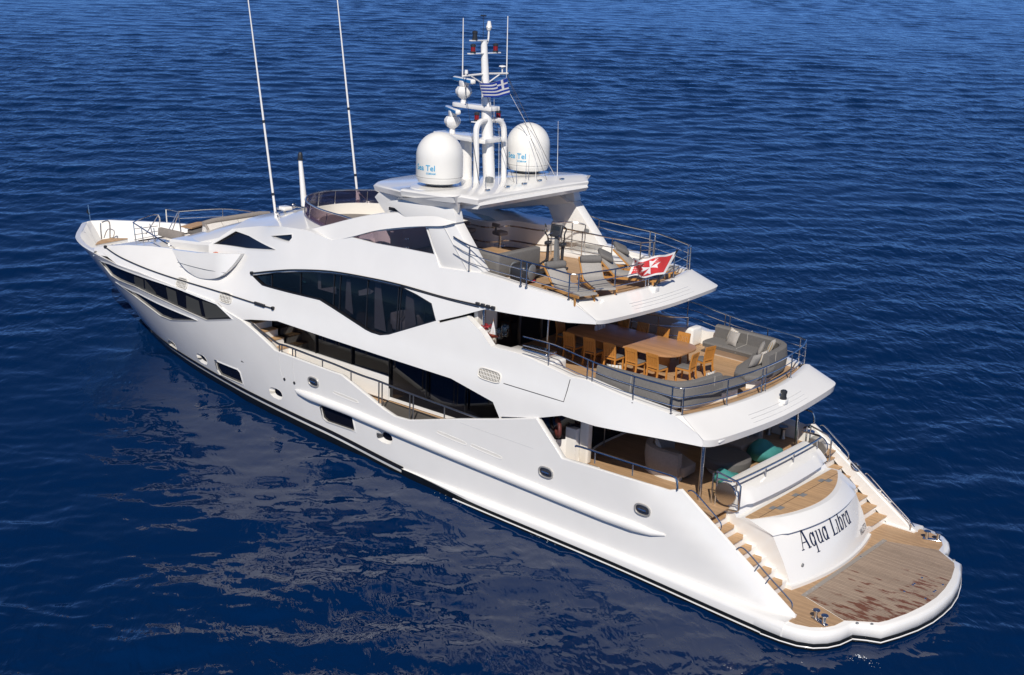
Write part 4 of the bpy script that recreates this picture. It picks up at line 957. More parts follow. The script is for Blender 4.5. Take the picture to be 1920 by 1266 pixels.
for c0 in ((668,235,735,100),(700,220,745,100),(662,125,740,135)): MB().tube([oZ('A',c0[0],c0[1],5.1 if c0[1] > 150 else 5.6), oZ('A',c0[2],c0[3],5.9 if c0[3] < 110 else 5.6)], .02, 6).build('gate_post', STEEL, RS)
R2 = rail('starboard_fore_rail', [oY('A',745,95,-2.0), oY('A',1040,78,-2.3), oY('A',1270,100,-2.4)], .024)
MB().tube([oY('A',750,142,-2.0), oY('A',1040,128,-2.3), oY('A',1180,130,-2.4)], .018, 6).build('lower_bar', STEEL, R2)
MB().tube([oY('A',1040,78,-2.3), oY('A',1042,135,-2.3)], .02, 6).build('post', STEEL, R2)
# fore seats and table
sb_ = MB(); q = [oY('A',*p,1.45) for p in [(608,204),(767,240),(757,300),(606,258)]]
sb_.prism([(p.x, 1.5, p.z) for p in q], (0,-.16,0)); S1 = sb_.build('seat_back', TAUPE, bevel=.03); tag(S1, 'grey upholstered seat back of the bow lounge beside the foredeck railing', 'seat')
m = MB(); m.rbox((31.2,.75,4.72),(33.1,1.45,5.12),.05); m.build('fore_seat_base', WHITE, YA)
t_ = [oZ('A',*p,5.5) for p in [(757,200),(865,172),(935,168),(925,185),(830,212)]]
FT = empty('deck_table', (t_[0].x, t_[0].y, 4.72)); tag(FT, 'small teak table between the bow rails and the padded windscreen cover', 'table')
MB().prism([(p.x,p.y,5.48) for p in t_], (0,0,.05)).build('table_top', TEAKS, FT)
cx_ = sum((p for p in t_), Vector())/5; MB().tube([(cx_.x,cx_.y,4.72),(cx_.x,cx_.y,5.48)], .05, 10).build('pedestal', STEEL, FT)
q = [oZ('A',*p,5.35) for p in [(800,225),(905,250),(935,180),(870,205)]]
m = MB(); m.prism([(p.x,p.y,5.2) for p in q], (0,0,.2)); CU = m.build('sun_pad', GREYF, bevel=.04); tag(CU, 'grey sun pad beside the small teak table on the foredeck', 'sun pad')
# ------------------------------------------------------------------ aerials on the coach roof
def whip(c, base, mid, topq, y, r, name):
    b = oY(c, *base, y); t = oY('Q', *topq, y)
    o = MB().tube([b, b.lerp(t,.5), t], [r, r*.8, r*.45], 8).build(name, WHITE, YA)
    for f in (.12, .45): MB().tube([b.lerp(t,f), b.lerp(t,f+.012)], r*1.15, 8).build('ferrule', DARKP, o)
    MB().tube([b-Vector((0,0,.12)), b+Vector((0,0,.3))], r*1.8, 10).build('foot', WHITE, o); MB().lathe([(0,.03),(.10,.03),(.12,-.06)], b-Vector((0,0,.1)), 14).build('foot_plate', WHITE, o)
    MB().tube([b+Vector((-.45,.1,-.12)), b.lerp(t,.05)], .018, 6).build('stay', STEEL, o); MB().tube([b+Vector((-.2,-.4,-.12)), b.lerp(t,.05)], .018, 6).build('stay', STEEL, o)
    return o
whip('A', (1405,165), None, (465,-2), 1.95, .045, 'whip_aerial')
whip('B', (800,55), None, (632,-6), -1.7, .045, 'whip_aerial')
b = oY('A',1600,92,.55); t = oY('Q',563,300,.55); o = MB().tube([b-Vector((0,0,.15)), t], [.13,.075], 12).build('light_pole', WHITE, YA)
MB().lathe([(0,.28),(.06,.28),(.07,.24),(.09,.2),(.09,.05),(.11,.04),(.11,0),(0,0)], t, 14).build('pole_lamp', DARKP, o)
for c, x, y, yy in (('A',1460,75,1.2),('A',1640,80,.3)):
    p = oY(c, x, y, yy); o = MB().rbox((p.x-.22,p.y-.22,p.z-.06),(p.x+.22,p.y+.22,p.z+.08),.06).build('gps_dome', WHITE, YA); MB().tube([p, p-Vector((0,0,.35))], .05, 8).build('stem', WHITE, o)
for y_ in (.75, .45):
    p = oY('A',1560,65,y_); o = MB().lathe([(.05,-.3),(.035,-.05),(.04,.1),(.07,.22),(.11,.28),(.10,.27),(.0,.1)], p, 14, 'x').build('horn', STEEL, YA)
# ------------------------------------------------------------------ domes
def roofz(x): return 9.62-(x-14.2)*.052+.07
for s in (1, -1):
    D = Vector((16.23, s*2.17, 0)); z0 = roofz(16.23)
    prof_ = [(.0,9.80),(.66,9.82),(.70,9.90),(.715,9.93)]
    R0 = .735
    prof_ += [(R0,9.99),(R0,10.6)]+[(R0*math.cos(a), 10.62+R0*1.02*math.sin(a)) for a in [i*PI/2/12 for i in range(13)]][:-1]+[(0,11.37)]
    o = MB().lathe(prof_, D, 40).build('radome', DOME, YA)
    MB().lathe([(.42,z0-.05),(.40,z0+.03),(.15,z0+.05),(.15,9.83)], D, 20).build('radome_foot', DOME, o); MB().lathe([(0,9.845),(.52,9.85),(.45,9.74),(0,9.72)], D, 28).build('radome_collar', GREYP, o)
    mb = MB(); mb.lathe([(R0+.004,10.0),(R0+.004,10.012)], D, 40).build('radome_seam', LGREY, o)
m = MB(); m.lathe([(.95,9.55),(.9,9.66),(.5,9.70),(0,9.71)], (16.23,2.17,0), 28); m.build('dome_plinth', WHITE, ROOF); m = MB(); m.lathe([(.95,9.55),(.9,9.66),(.5,9.70),(0,9.71)], (16.23,-2.17,0), 28); m.build('dome_plinth', WHITE, ROOF)
# ------------------------------------------------------------------ mast
mx = 16.03; my = 0
RK = lambda z: mx+(z-9.6)*.092
MA = MB().tube([(RK(9.5),0,9.5),(RK(11.5),0,11.5),(RK(12.9),0,12.9),(RK(14.07),0,14.07)], [.20,.185,.125,.105], 16).build('mast', WHITE, YA)
# braces
for y in (.68,-.68):
    MB().tube(curve([(16.0,y,9.55),(16.03,y,10.6),(16.06,y,11.2),(16.08,y*.93,11.42),(16.1,y*.7,11.56),(16.15,y*.2,11.6)],5), .095, 10).build('mast_brace', WHITE, MA)
MB().tube([(17.05,0,9.5),(17.1,0,10.95)], .20, 14).build('fore_pillar', WHITE, MA)
def arm(z, x0, x1, w0, w1, name):
    pl_ = [(x0,-w0),(x0-.12,-w0*.6),(x0-.15,0),(x0-.12,w0*.6),(x0,w0),(x1-.1,w1),(x1+.12,w1*.6),(x1+.16,0),(x1+.12,-w1*.6),(x1-.1,-w1)]
    m = MB(); m.slab(curve(pl_,3,True), z-.07, z+.07); return m.build(name, WHITE, MA, bevel=.03)
arm(10.97, 16.0, 18.15, .55, .38, 'lower_radar_arm'); arm(11.98, 16.0, 17.5, .24, .2, 'upper_radar_arm')
def radar(x, z, ang, L_):
    m = MB(); m.lathe([(.10,0),(.09,.12),(.20,.2),(.27,.32),(.27,.42),(.2,.52),(0,.55)], (x,0,z), 8); r_ = m.build('radar', WHITE, MA)
    M = Matrix.Translation((x,0,z+.72)) @ Matrix.Rotation(ang, 4, 'Z')
    MB().rbox((-L_/2,-.09,-.07),(L_/2,.09,.09), .06, M).build('scanner_bar', WHITE, r_); MB().rbox((-L_/2+.06,.075,-.05),(L_/2-.06,.10,.06), .02, M).build('scanner_face', RBLUE, r_)
    MB().rbox((-.16,-.12,-.2),(.16,.12,.0), .05, M).build('scanner_neck', WHITE, r_)
radar(17.72, 11.04, math.radians(-32), 1.45); radar(17.25, 12.05, math.radians(-20), 1.35)
# cross trees and lamps
bar = MB().tube([(16.33,1.09,13.02),(16.36,0,13.05),(16.33,-1.09,13.02)], .035, 8).build('cross_tree', WHITE, MA)
for y in (.68,-.68): MB().tube([(16.33,y,13.0),(16.34,0,12.70)], .022, 7).build('tree_strut', WHITE, bar)
for y, h in ((1.09,2.0),(-1.04,2.05)): MB().tube([(16.33,y,13.0),(16.36,y,13.0+h*.9)], [.022,.014], 6).build('rod_aerial', WHITE, bar)
MB().lathe([(0,.16),(.05,.16),(.06,.05),(.03,0),(0,0)], (16.33,.92,13.05), 12).build('small_sensor', WHITE, bar); MB().lathe([(0,.25),(.10,.235),(.12,.2),(.03,.16),(.02,0)], (16.33,-.82,13.05), 14).build('small_sensor', WHITE, bar)
for z, ys_, mat_ in ((13.70,(.60,-.60),RLENS),(14.10,(.48,),DARKP),(11.58,(.55,-.62),RLENS)):
    pl_ = MB().box((RK(z)-.07,min(ys_+(0,))-.13,z-.02),(RK(z)+.07,max(ys_)+.13,z+.015)).build('lamp_shelf', WHITE, MA)
    for y in ys_:
        y = y*.9
        MB().lathe([(.085,.0),(.085,.05),(.075,.06),(.075,.2)], (RK(z),y,z+.015), 14).build('lamp_lens', mat_, pl_); MB().lathe([(.09,.2),(.09,.25),(.05,.28),(0,.28)], (RK(z),y,z+.015), 14).build('lamp_cap', DARKP, pl_)
        MB().lathe([(.09,.0),(.09,.06),(0,.06)], (RK(z),y,z+.01), 14).build('lamp_base', DARKP, pl_)
MB().tube(curve([(RK(14),-.1,13.95),(RK(14),-.2,14.1),(RK(14),-.22,14.4)],4), .03, 8).build('top_bracket', WHITE, MA); MB().lathe([(0,.3),(.05,.29),(.08,.15),(.10,.1),(.06,0),(0,0)], (RK(14),-.22,14.4), 12).build('top_sensor', WHITE, MA)
MB().tube([(RK(14),.05,14.05),(RK(14),.05,14.85)], .008, 5).build('wind_stem', DARKP, MA); MB().box((RK(14)-.1,.03,14.84),(RK(14)+.12,.07,14.88)).build('wind_vane', DARKP, MA)
# stays, roof whips, small fittings
for a, b in (((16.33,-1.05,13.0),(15.0,-2.2,9.66)),((16.33,-1.05,13.0),(14.9,-1.6,9.64)),((16.33,1.05,13.0),(15.6,.95,9.62)),((16.3,.2,12.9),(15.2,-.3,9.62))): MB().tube([a,b], .008, 4).build('stay', DSTEEL, MA)
random.seed(3)
for (x, y, h) in ((15.1,.55,1.9),(14.85,-1.0,1.5),(15.0,-.2,1.0),(15.7,-2.75,.7),(15.1,-2.45,1.9),(16.6,-.95,2.9),(15.0,1.3,.5),(15.2,1.7,.55),(15.4,-1.15,.6),(15.2,-1.05,.9)):
    MB().tube([(x,y,9.6),(x+.05,y,9.72),(x+.12*h/2,y,9.6+h)], [.02,.010,.004], 5).build('roof_whip', WHITE if h > 1.2 else STEEL, ROOF)
for (x, y) in ((14.75,.6),(14.8,-.3),(14.9,-1.2),(14.6,-2.0),(14.7,1.6)):
    MB().rbox((x-.05,y-.09,9.6),(x+.05,y+.09,9.72),.02).build('roof_cleat', STEEL, ROOF)
m = MB(); m.rbox((15.6,.25,9.58),(15.85,.45,9.85),.05); m.build('search_light', GREYP, ROOF)
# ------------------------------------------------------------------ lettering on the domes
def text(s_, size, mat, name, par, place, bold=0, shear=0, font_mesh=None):
    cu = bpy.data.curves.new(name, 'FONT'); cu.body = s_; cu.size = size; cu.offset = bold; cu.extrude = 0; cu.shear = shear; cu.resolution_u = 4
    o = bpy.data.objects.new('tmp', cu); COL.objects.link(o); bpy.context.view_layer.update()
    me = bpy.data.meshes.new_from_object(o.evaluated_get(bpy.context.evaluated_depsgraph_get())); bpy.data.objects.remove(o)
    bm = bmesh.new(); bm.from_mesh(me); bmesh.ops.subdivide_edges(bm, edges=[e for e in bm.edges if e.calc_length() > size*.25], cuts=2)
    for v in bm.verts: v.co = place(v.co.x, v.co.y)
    bm.to_mesh(me); bm.free(); me.materials.clear(); me.materials.append(mat)
    r_ = bpy.data.objects.new(name, me); COL.objects.link(r_); r_.parent = par; return r_
for dm, s, a0 in ((0,1,0),(1,-1,0)):
    domes = [o for o in YA.children if o.name.startswith('radome')]
    # text ends facing the stern and the camera side
    end = [math.radians(130), math.radians(132)][dm]
    def place(u, v, s=s, end=end):
        a = end+(u-.82)/.74*1.0; return Vector((16.23+.742*math.cos(a), s*2.17+.742*math.sin(a), 10.24+v))
    def place2(u, v, s=s, end=end):
        a = end+(u-.82+.42)/.74; return Vector((16.23+.742*math.cos(a), s*2.17+.742*math.sin(a), 10.13+v))
    text('Sea Tel', .25, CYAN, 'radome_lettering', domes[dm], place, .003); text('COBHAM', .075, CYAN, 'radome_lettering', domes[dm], place2, .002, .2)
# ------------------------------------------------------------------ guard rails
def guard(name, path, hts, posts, zb, r=.022, rm=.014, lab=None):
    """path: list of (x, y, zbase); hts: heights of the bars, top first; posts: list of (x, y, zbase)"""
    R_ = MB().tube([(x, y, z+hts[0]) for x, y, z in path], r*1.1, 8).build(name, STEEL, YA)
    if lab: R_['label'] = lab
    for h in hts[1:]: MB().tube([(x, y, z+h) for x, y, z in path], rm, 6).build('rail_bar', STEEL, R_)
    for x, y, z in posts:
        MB().tube([(x, y, z-.02), (x, y, z+hts[0])], r, 8).build('post', STEEL, R_); MB().lathe([(.045,0),(.045,.02),(.02,.03)], (x, y, z), 10).build('post_foot', STEEL, R_)
    return R_
def sc(x): return interp([(10.1,7.28),(11.7,7.43),(13.9,7.50),(15,7.56)], x)
side = [(14.6,3.22,sc(14.6)+.15),(13.9,3.26,sc(13.9)+.03),(12.8,3.30,sc(12.8)),(11.7,3.30,sc(11.7)),(10.9,3.20,sc(10.9)),(10.25,3.10,7.29)]
cor = [(10.10,3.03,7.285),(10.0,2.90,7.285)]
aft = [(sufn(y)-.02, y, 7.285) for y in (2.4,1.6,.8,0)]
half = side+cor+aft
path = half + [(x,-y,z) for x, y, z in half[-2::-1]]
pp = [(13.9,3.26,sc(13.9)),(11.83,3.30,sc(11.83)),(11.62,3.29,sc(11.62)),(10.2,3.09,7.29),(10.0,2.92,7.285),(sufn(1.55)-.02,1.55,7.285)]
pp = pp+[(x,-y,z) for x, y, z in pp]+[(9.62,.08,7.285),(9.62,-.08,7.285)]
guard('sun_deck_rail', curve(path,3), (.76,.50,.24), pp, 7.3)
def bc(x): return interp([(5.9,4.95),(6.05,4.95),(7.5,5.0),(8.5,5.07),(9.5,5.2),(11,5.38)], x)
side = [(11.4,3.60,5.28),(10.2,3.64,bc(10.2)),(9.2,3.66,bc(9.2)),(8.2,3.66,bc(8.2)),(7.2,3.62,bc(7.2)),(6.3,3.56,4.96)]
cor = [(6.08,3.50,4.95),(5.92,3.38,4.95)]
aft = [(brfn(y)-.02, y, 4.95) for y in (2.7,1.8,.9,0)]
half = side+cor+aft; path = half+[(x,-y,z) for x, y, z in half[-2::-1]]
pp = [(10.4,3.64,bc(10.4)),(8.98,3.66,bc(8.98)),(8.8,3.66,bc(8.8)),(7.4,3.63,bc(7.4)),(6.2,3.54,4.95),(5.93,3.40,4.95),(brfn(1.8)-.02,1.8,4.95)]
pp = pp+[(x,-y,z) for x, y, z in pp]+[(5.42,.1,4.95),(5.42,-.1,4.95)]
guard('bridge_deck_rail', curve(path,3), (.76,.50,.24), pp, 5)
# main deck after rails
for s in (1,-1):
    pth = [(9.1,s*3.88,3.32),(8.9,s*3.88,3.36),(7.5,s*3.88,3.36),(6.4,s*3.87,3.36),(5.85,s*3.86,3.36),(5.68,s*3.86,3.30),(5.62,s*3.86,3.03)]
    o = MB().tube(curve(pth,4), .032, 8).build('bulwark_rail', STEEL, YA)
    for x in (8.4,7.1,5.63): MB().tube([(x,s*3.87,3.0),(x,s*3.87,3.36 if x > 5.7 else 3.1)], .02, 8).build('post', STEEL, o)
pth = [(5.15,2.62,2.95),(5.1,2.62,3.12),(4.75,2.55,3.13),(4.66,2.35,3.13),(4.62,1.6,3.13),(4.6,.5,3.13),(4.6,-.5,3.13),(4.62,-1.6,3.13),(4.66,-2.35,3.13),(4.75,-2.55,3.13),(5.1,-2.62,3.12),(5.4,-2.64,3.1)]
o = MB().tube(curve(pth,4), .032, 8).build('transom_rail', STEEL, YA)
for y in (2.35,.85,-.75,-2.3): MB().tube([(4.63+.01*y*y,y,2.82),(4.63+.01*y*y,y,3.13)], .024, 8).build('post', STEEL, o)
for s in (1,-1):   # stair gates with a round plate
    gx = 5.25; a = [(gx,s*2.66,2.30),(gx,s*2.66,3.28),(gx-.1,s*2.66,3.34),(gx-.75,s*2.62,3.20),(gx-.85,s*2.62,3.10),(gx-.85,s*2.62,2.42),(gx-.8,s*2.62,2.36),(gx-.05,s*2.66,2.28)]
    g = MB().tube(a, .028, 8, closed=True).build('stair_gate', STEEL, YA)
    MB().lathe([(0,.02),(.29,.02),(.30,0),(.29,-.02),(0,-.02)], (gx-.42,s*2.65,2.78), 26, 'y').build('gate_plate', GLASST, g); MB().lathe([(.28,.03),(.32,.03),(.32,-.03),(.28,-.03)], (gx-.42,s*2.65,2.78), 26, 'y').build('plate_ring', STEEL, g)
    MB().tube([(gx-.12,s*2.66,2.3),(gx-.12,s*2.66,3.3)], .022, 7).build('gate_bar', STEEL, g)
    for z in (2.95,2.55): MB().tube([(gx-.12,s*2.66,z),(gx-.85,s*2.62,z-.02)], .016, 6).build('gate_bar', STEEL, g)
# stair hand rails on the stern wings
def wy(x): return 3.70
def wz(x): return .58+(x-1.89)*.665
for s in (1,-1):
    o = MB().tube(curve([(5.35,s*3.76,3.02),(5.2,s*3.72,3.05),(4.8,s*3.70,2.78),(4.35,s*3.70,2.45),(4.28,s*3.70,2.30),(4.30,s*3.71,2.2)],4), .021, 8).build('wing_handrail', STEEL, YA)
    o = MB().tube(curve([(3.72,s*3.78,1.86),(3.62,s*3.70,1.92),(3.4,s*3.66,1.80),(2.8,s*3.64,1.36),(2.2,s*3.62,.95),(2.05,s*3.62,.80),(2.05,s*3.64,.56)],4), .02, 8).build('stair_handrail', STEEL, YA)
    for x in (3.1,2.75): MB().tube([(x,s*3.65,wz(x)+.17),(x+.05,s*3.76,wz(x)+.02)], .018, 6).build('rail_bracket', STEEL, o)
    c = Vector((4.05, s*3.80, wz(4.05)-.005)); M = Matrix.Rotation(math.atan(-.665), 4, 'Y')
    if s < 0: MB().lathe([(.12,0),(.13,.025),(.19,.025),(.205,0)], c, 24, 'z', M).build('oval_fairlead', STEEL, YA); MB().lathe([(0,.006),(.13,.006),(.13,-.01)], c, 20, 'z', M).build('fairlead_hole', DARKP, YA)
    for (xa, xb) in () if s > 0 else ((5.25,4.55),(3.75,2.75),(2.65,2.0)):
        pts = [(lerp(xa,xb,t), s*3.80, wz(lerp(xa,xb,t))-.02) for t in (0,.1,.9,1)]
        MB().tube([(x, y, z+(.03 if 0 < i < 3 else 0)) for i, (x, y, z) in enumerate(pts)], .022, 8).build('wing_rub_strip', STEEL, YA)
    for k in range(5):
        x = 3.6-.3*k; MB().lathe([(0,-.012),(.035,-.01),(.04,0)], (x+.1, s*3.735, wz(x)-.28), 12, 'y').build('step_light', GREYP, YA)
# stern bitts inside the starboard quarter, capstan
for s in (-1,):
    for x in (6.45,6.95):
        MB().lathe([(.10,0),(.075,.05),(.07,.30),(.14,.36),(.15,.40),(0,.41)], (x,s*3.45,MD), 16).build('mooring_bitt', DSTEEL, YA)
    MB().lathe([(.10,.0),(.10,.03),(.16,.03),(.17,0)], (5.75,s*3.72,2.75), 20, 'y').build('fairlead', STEEL, YA)
    for s2 in (0,): MB().lathe([(0,.0),(.16,.0),(.16,.03),(0,.04)], (5.3,s*2.95,3.02), 20).build('capstan_top', STEEL, YA)
# side deck rail in the hull opening
gp = [oY('H',*p,3.88) for p in [(0,88),(60,140),(120,185),(185,233),(240,248),(400,310),(560,370),(680,420),(770,455),(860,485),(1000,540),(1150,597),(1310,655),(1440,703),(1560,745)]]
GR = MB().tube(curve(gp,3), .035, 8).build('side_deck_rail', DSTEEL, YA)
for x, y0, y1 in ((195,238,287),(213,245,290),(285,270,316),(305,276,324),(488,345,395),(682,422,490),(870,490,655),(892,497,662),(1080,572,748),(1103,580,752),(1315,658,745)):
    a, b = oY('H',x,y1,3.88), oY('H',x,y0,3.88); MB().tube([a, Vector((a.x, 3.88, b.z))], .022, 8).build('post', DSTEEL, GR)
def seam(pts, name='gate_seam', r=.008): 
    q = [hs('H',*p) for p in pts]; MB().tube([(x, hull_y(x,z)+.002, z) for x, z in dens(q,.3,False)], r, 4).build(name, bpy.data.materials['seam_grey'], YA)
seam([(190,300),(200,420),(222,470)]); seam([(283,340),(292,450),(297,495)])
for p in ((230,475),(297,500)):
    x, z = hs('H',*p); MB().lathe([(0,.02),(.05,.02),(.06,0)], (x, hull_y(x,z), z), 12, 'y').build('gate_stud', DARKP, YA)
# curved stair guard on the bridge deck and stair guard on the sun deck
def guard2(name, top, zlo, n, bars, par=None):
    o = MB().tube(curve(top,4), .026, 8).build(name, STEEL, YA)
    for i in range(n):
        t = i/(n-1)*(len(top)-1); k = min(int(t), len(top)-2); f = t-k; p = Vector(top[k]).lerp(Vector(top[k+1]), f)
        MB().tube([(p.x,p.y,zlo),p], .02, 7).build('post', STEEL, o)
    for b in bars: MB().tube(curve([(x,y,zlo+(z-zlo)*b) for x,y,z in top],4), .014, 6).build('rail_bar', STEEL, o)
    return o
guard2('stair_guard', [(13.0,-1.9,5.75),(12.2,-2.0,5.75),(11.2,-2.15,5.75),(10.4,-2.45,5.75),(9.9,-2.9,5.75)], BDZ, 4, (.33,.66))
MB().rbox((9.6,-3.35,BDZ),(10.5,-2.75,BDZ+.62),.08).build('service_cabinet', WHITE, YA)
guard2('stair_guard', [(14.3,-1.75,8.12),(13.5,-1.82,8.10),(12.4,-1.98,8.06),(11.5,-2.3,8.02)], SDZ, 4, (.33,.66)); guard2('stair_guard', [(14.7,-1.7,8.25),(14.3,-2.3,8.25),(13.9,-2.5,8.2)], SDZ, 3, (.4,.7)); guard2('stair_guard', [(11.5,-2.3,8.02),(11.3,-2.75,8.02),(11.6,-3.0,8.0)], SDZ, 3, (.4,.7))
MB().slab([(14.6,-1.8),(11.4,-2.35),(11.3,-3.1),(12.5,-3.15),(14.6,-3.15)], SDZ, SDZ+.16).build('stair_coaming', WHITE, YA, bevel=.03)
# stern all-round lamp on the bridge apron
p = Vector((5.05,-.35,4.72)); o = MB().rbox((4.88,-.58,4.6),(5.14,-.36,4.74),.03).build('lamp_plinth', WHITE, YA)
MB().lathe([(.10,0),(.10,.05),(.085,.06),(.085,.17),(.10,.18),(.10,.24),(.06,.27),(0,.27)], (5.0,-.47,4.74), 16).build('stern_lamp', DARKP, o)

# small splashes where the water laps the hull
def foam(c, x, y, n, r):
    p = oZ(c, x, y, seaz(10)); m = MB(); z = seaz(p.x, p.y)
    for k in range(n):
        a, d = random.uniform(0,2*PI), r*random.random()**1.4; sz = random.uniform(.006,.02)*(1.3-d/r); q = Vector((p.x+d*math.cos(a)*1.6, p.y+d*math.sin(a)*.8, z+random.uniform(-.02,.10)*(1-d/r)+.02))
        m.lathe([(0,-sz*.5),(sz,-sz*.15),(sz*.8,sz*.4),(0,sz*.6)], q, 5)
    return tag(m.build('foam', pm('foam_white', (.75,.78,.80), .5), None, ang=180), kind='stuff')
foam('O',1005,800,150,.5); foam('O',1230,915,170,.8); foam('P',235,445,120,.45); foam('I',840,1238,60,.4); 
x0 = [hs('O',1275,305), hs('O',1857,512), hs('P',850,300)]
MB().tube([(x, hull_y(x,z)+.001, z) for x, z in dens(x0[:2],.4,False)], .006, 4).build('hull_seam', bpy.data.materials['seam_grey'], YA)
# ------------------------------------------------------------------ bridge deck: dining table and chairs
TB = empty('dining_table', (10.05,.02,BDZ)); tag(TB, 'long teak dining table with rounded ends standing on the middle deck among golden chairs', 'table')
def rr_(x0, x1, w, r0, r1, n=7):
    o = []
    for (cx, cy, a0, r) in ((x1-r1,w-r1,0,r1),(x0+r0,w-r0,90,r0),(x0+r0,-w+r0,180,r0),(x1-r1,-w+r1,270,r1)):
        o += [(cx+r*math.cos(math.radians(a0+90*k/(n-1))), cy+r*math.sin(math.radians(a0+90*k/(n-1)))) for k in range(n)]
    return o
full_t = rr_(-2.05, 2.05, .90, .62, .45, 8)
tt = MB().slab([(x,y) for x, y in full_t if x < -.32]+[(-.30,.9)][0:0], 0, .01) if False else None
aftp = [(-.30,.90)]+[(x,y) for x, y in full_t if x < -.4]+[(-.30,-.90)]
fwdp = [(x,y) for x, y in full_t if x > -.2 and y > 0][:0]+[(-.285,-.90)]+[(x,y) for x, y in full_t if x > 0 and y < 0]+[(x,y) for x, y in full_t if x > 0 and y > 0]+[(-.285,.90)]
for poly in (aftp, fwdp): child(MB().slab(poly, .70, .755).build('table_top', TABLEW, bevel=.012), TB)
for x in (-1.1,1.1):
    child(MB().rbox((x-.12,-.35,0),(x+.12,.35,.70),.03).build('pedestal', LOUNGEW), TB)
cn = MB()
for k in range(5): cn.lathe([(.04,0),(.04,.14),(0,.14)], (1.15+.0*k,-.28+.11*k,.755), 10)
CN = cn.build('place_holder', OFFW) if False else None
for k in range(4):
    o = MB().lathe([(.05,0),(.055,.10),(.04,.17),(0,.17)], (11.35,-.30+.13*k,BDZ+.757), 12).build('candle_jar', OFFW)
    tag(o, 'pale jar in the short row at the shaded forward end of the dining table', 'jar', 'jars on the dining table')
def dining_chair():
    R = empty('dining_chair', (0,0,0))
    P = lambda m, n, mt, **k: child(m.build(n, mt, **k), R)
    for s in (1,-1):
        P(MB().loft([[(.19,s*.19-.022,0),(.225,s*.19-.022,0),(.225,s*.19+.022,0),(.19,s*.19+.022,0)],[(.18,s*.205-.025,.42),(.23,s*.205-.025,.42),(.23,s*.205+.025,.42),(.18,s*.205+.025,.42)]]), 'leg', CHAIRW)
        P(MB().loft([[(x-.022,s*.19-.022,z),(x+.022,s*.19-.022,z),(x+.022,s*.19+.022,z),(x-.022,s*.19+.022,z)] for x, z in ((-.30,0),(-.235,.25),(-.215,.44),(-.24,.66),(-.29,.90))]), 'leg', CHAIRW)
    P(MB().box((-.22,-.22,.38),(.23,.22,.425)), 'seat_frame', CHAIRW); P(MB().rbox((-.20,-.205,.42),(.225,.205,.475),.02), 'cushion', GREYF)
    bk = MB()
    for k in range(6):
        y = -.155+.062*k; bk.loft([[(x-.01,y-.024,z),(x+.012,y-.024,z),(x+.012,y+.024,z),(x-.01,y+.024,z)] for x, z in ((-.215,.48),(-.24,.66),(-.275,.84))])
    bk.loft([[(-.285,y-.0,.80),(-.255,y,.80),(-.275,y,.91),(-.305,y,.91)] for y in (-.2,-.1,0,.1,.2)])
    P(bk, 'backrest', CHAIRW); P(MB().box((-.235,-.2,.46),(-.205,.2,.51)), 'back_rail', CHAIRW)
    return R
ch0 = dining_chair(); used = False
names5 = ['nearest the stern','second from the stern','in the middle','second from the forward end','nearest the forward end']
spots = [(8.35,1.08,-90,'golden slatted dining chair on the near side of the teak table, %s' % names5[0]),(9.12,1.08,-90,'golden slatted dining chair on the near side of the teak table, %s' % names5[1]),(9.9,1.10,-90,'golden slatted dining chair %s of the near side of the teak table' % names5[2]),(10.68,1.08,-90,'golden dining chair on the near side of the teak table, %s' % names5[3]),(11.45,1.08,-90,'golden slatted dining chair on the near side of the teak table, %s' % names5[4]),
 (8.98,-1.02,90,'golden dining chair on the far side of the table, nearest the stern'),(9.75,-1.02,90,'golden dining chair on the far side of the table, second from the stern'),(10.52,-1.02,90,'golden dining chair on the far side of the table, third from the stern'),(11.28,-1.02,90,'golden dining chair on the far side of the table, farthest from the stern'),
 (7.78,.42,8,'golden dining chair at the after end of the table, showing its grey seat cushion'),(7.86,-.62,-6,'golden dining chair at the after end of the table, farther from the camera'),(12.35,.30,180,'golden dining chair in shade at the forward end of the table')]
for i, (x, y, a, lb) in enumerate(spots):
    c = ch0 if i == 0 else copy_tree(ch0)
    c.location = (x, y, BDZ); c.rotation_euler = (0,0,math.radians(a+random.uniform(-4,4))); tag(c, lb, 'chair', 'chairs around the dining table')
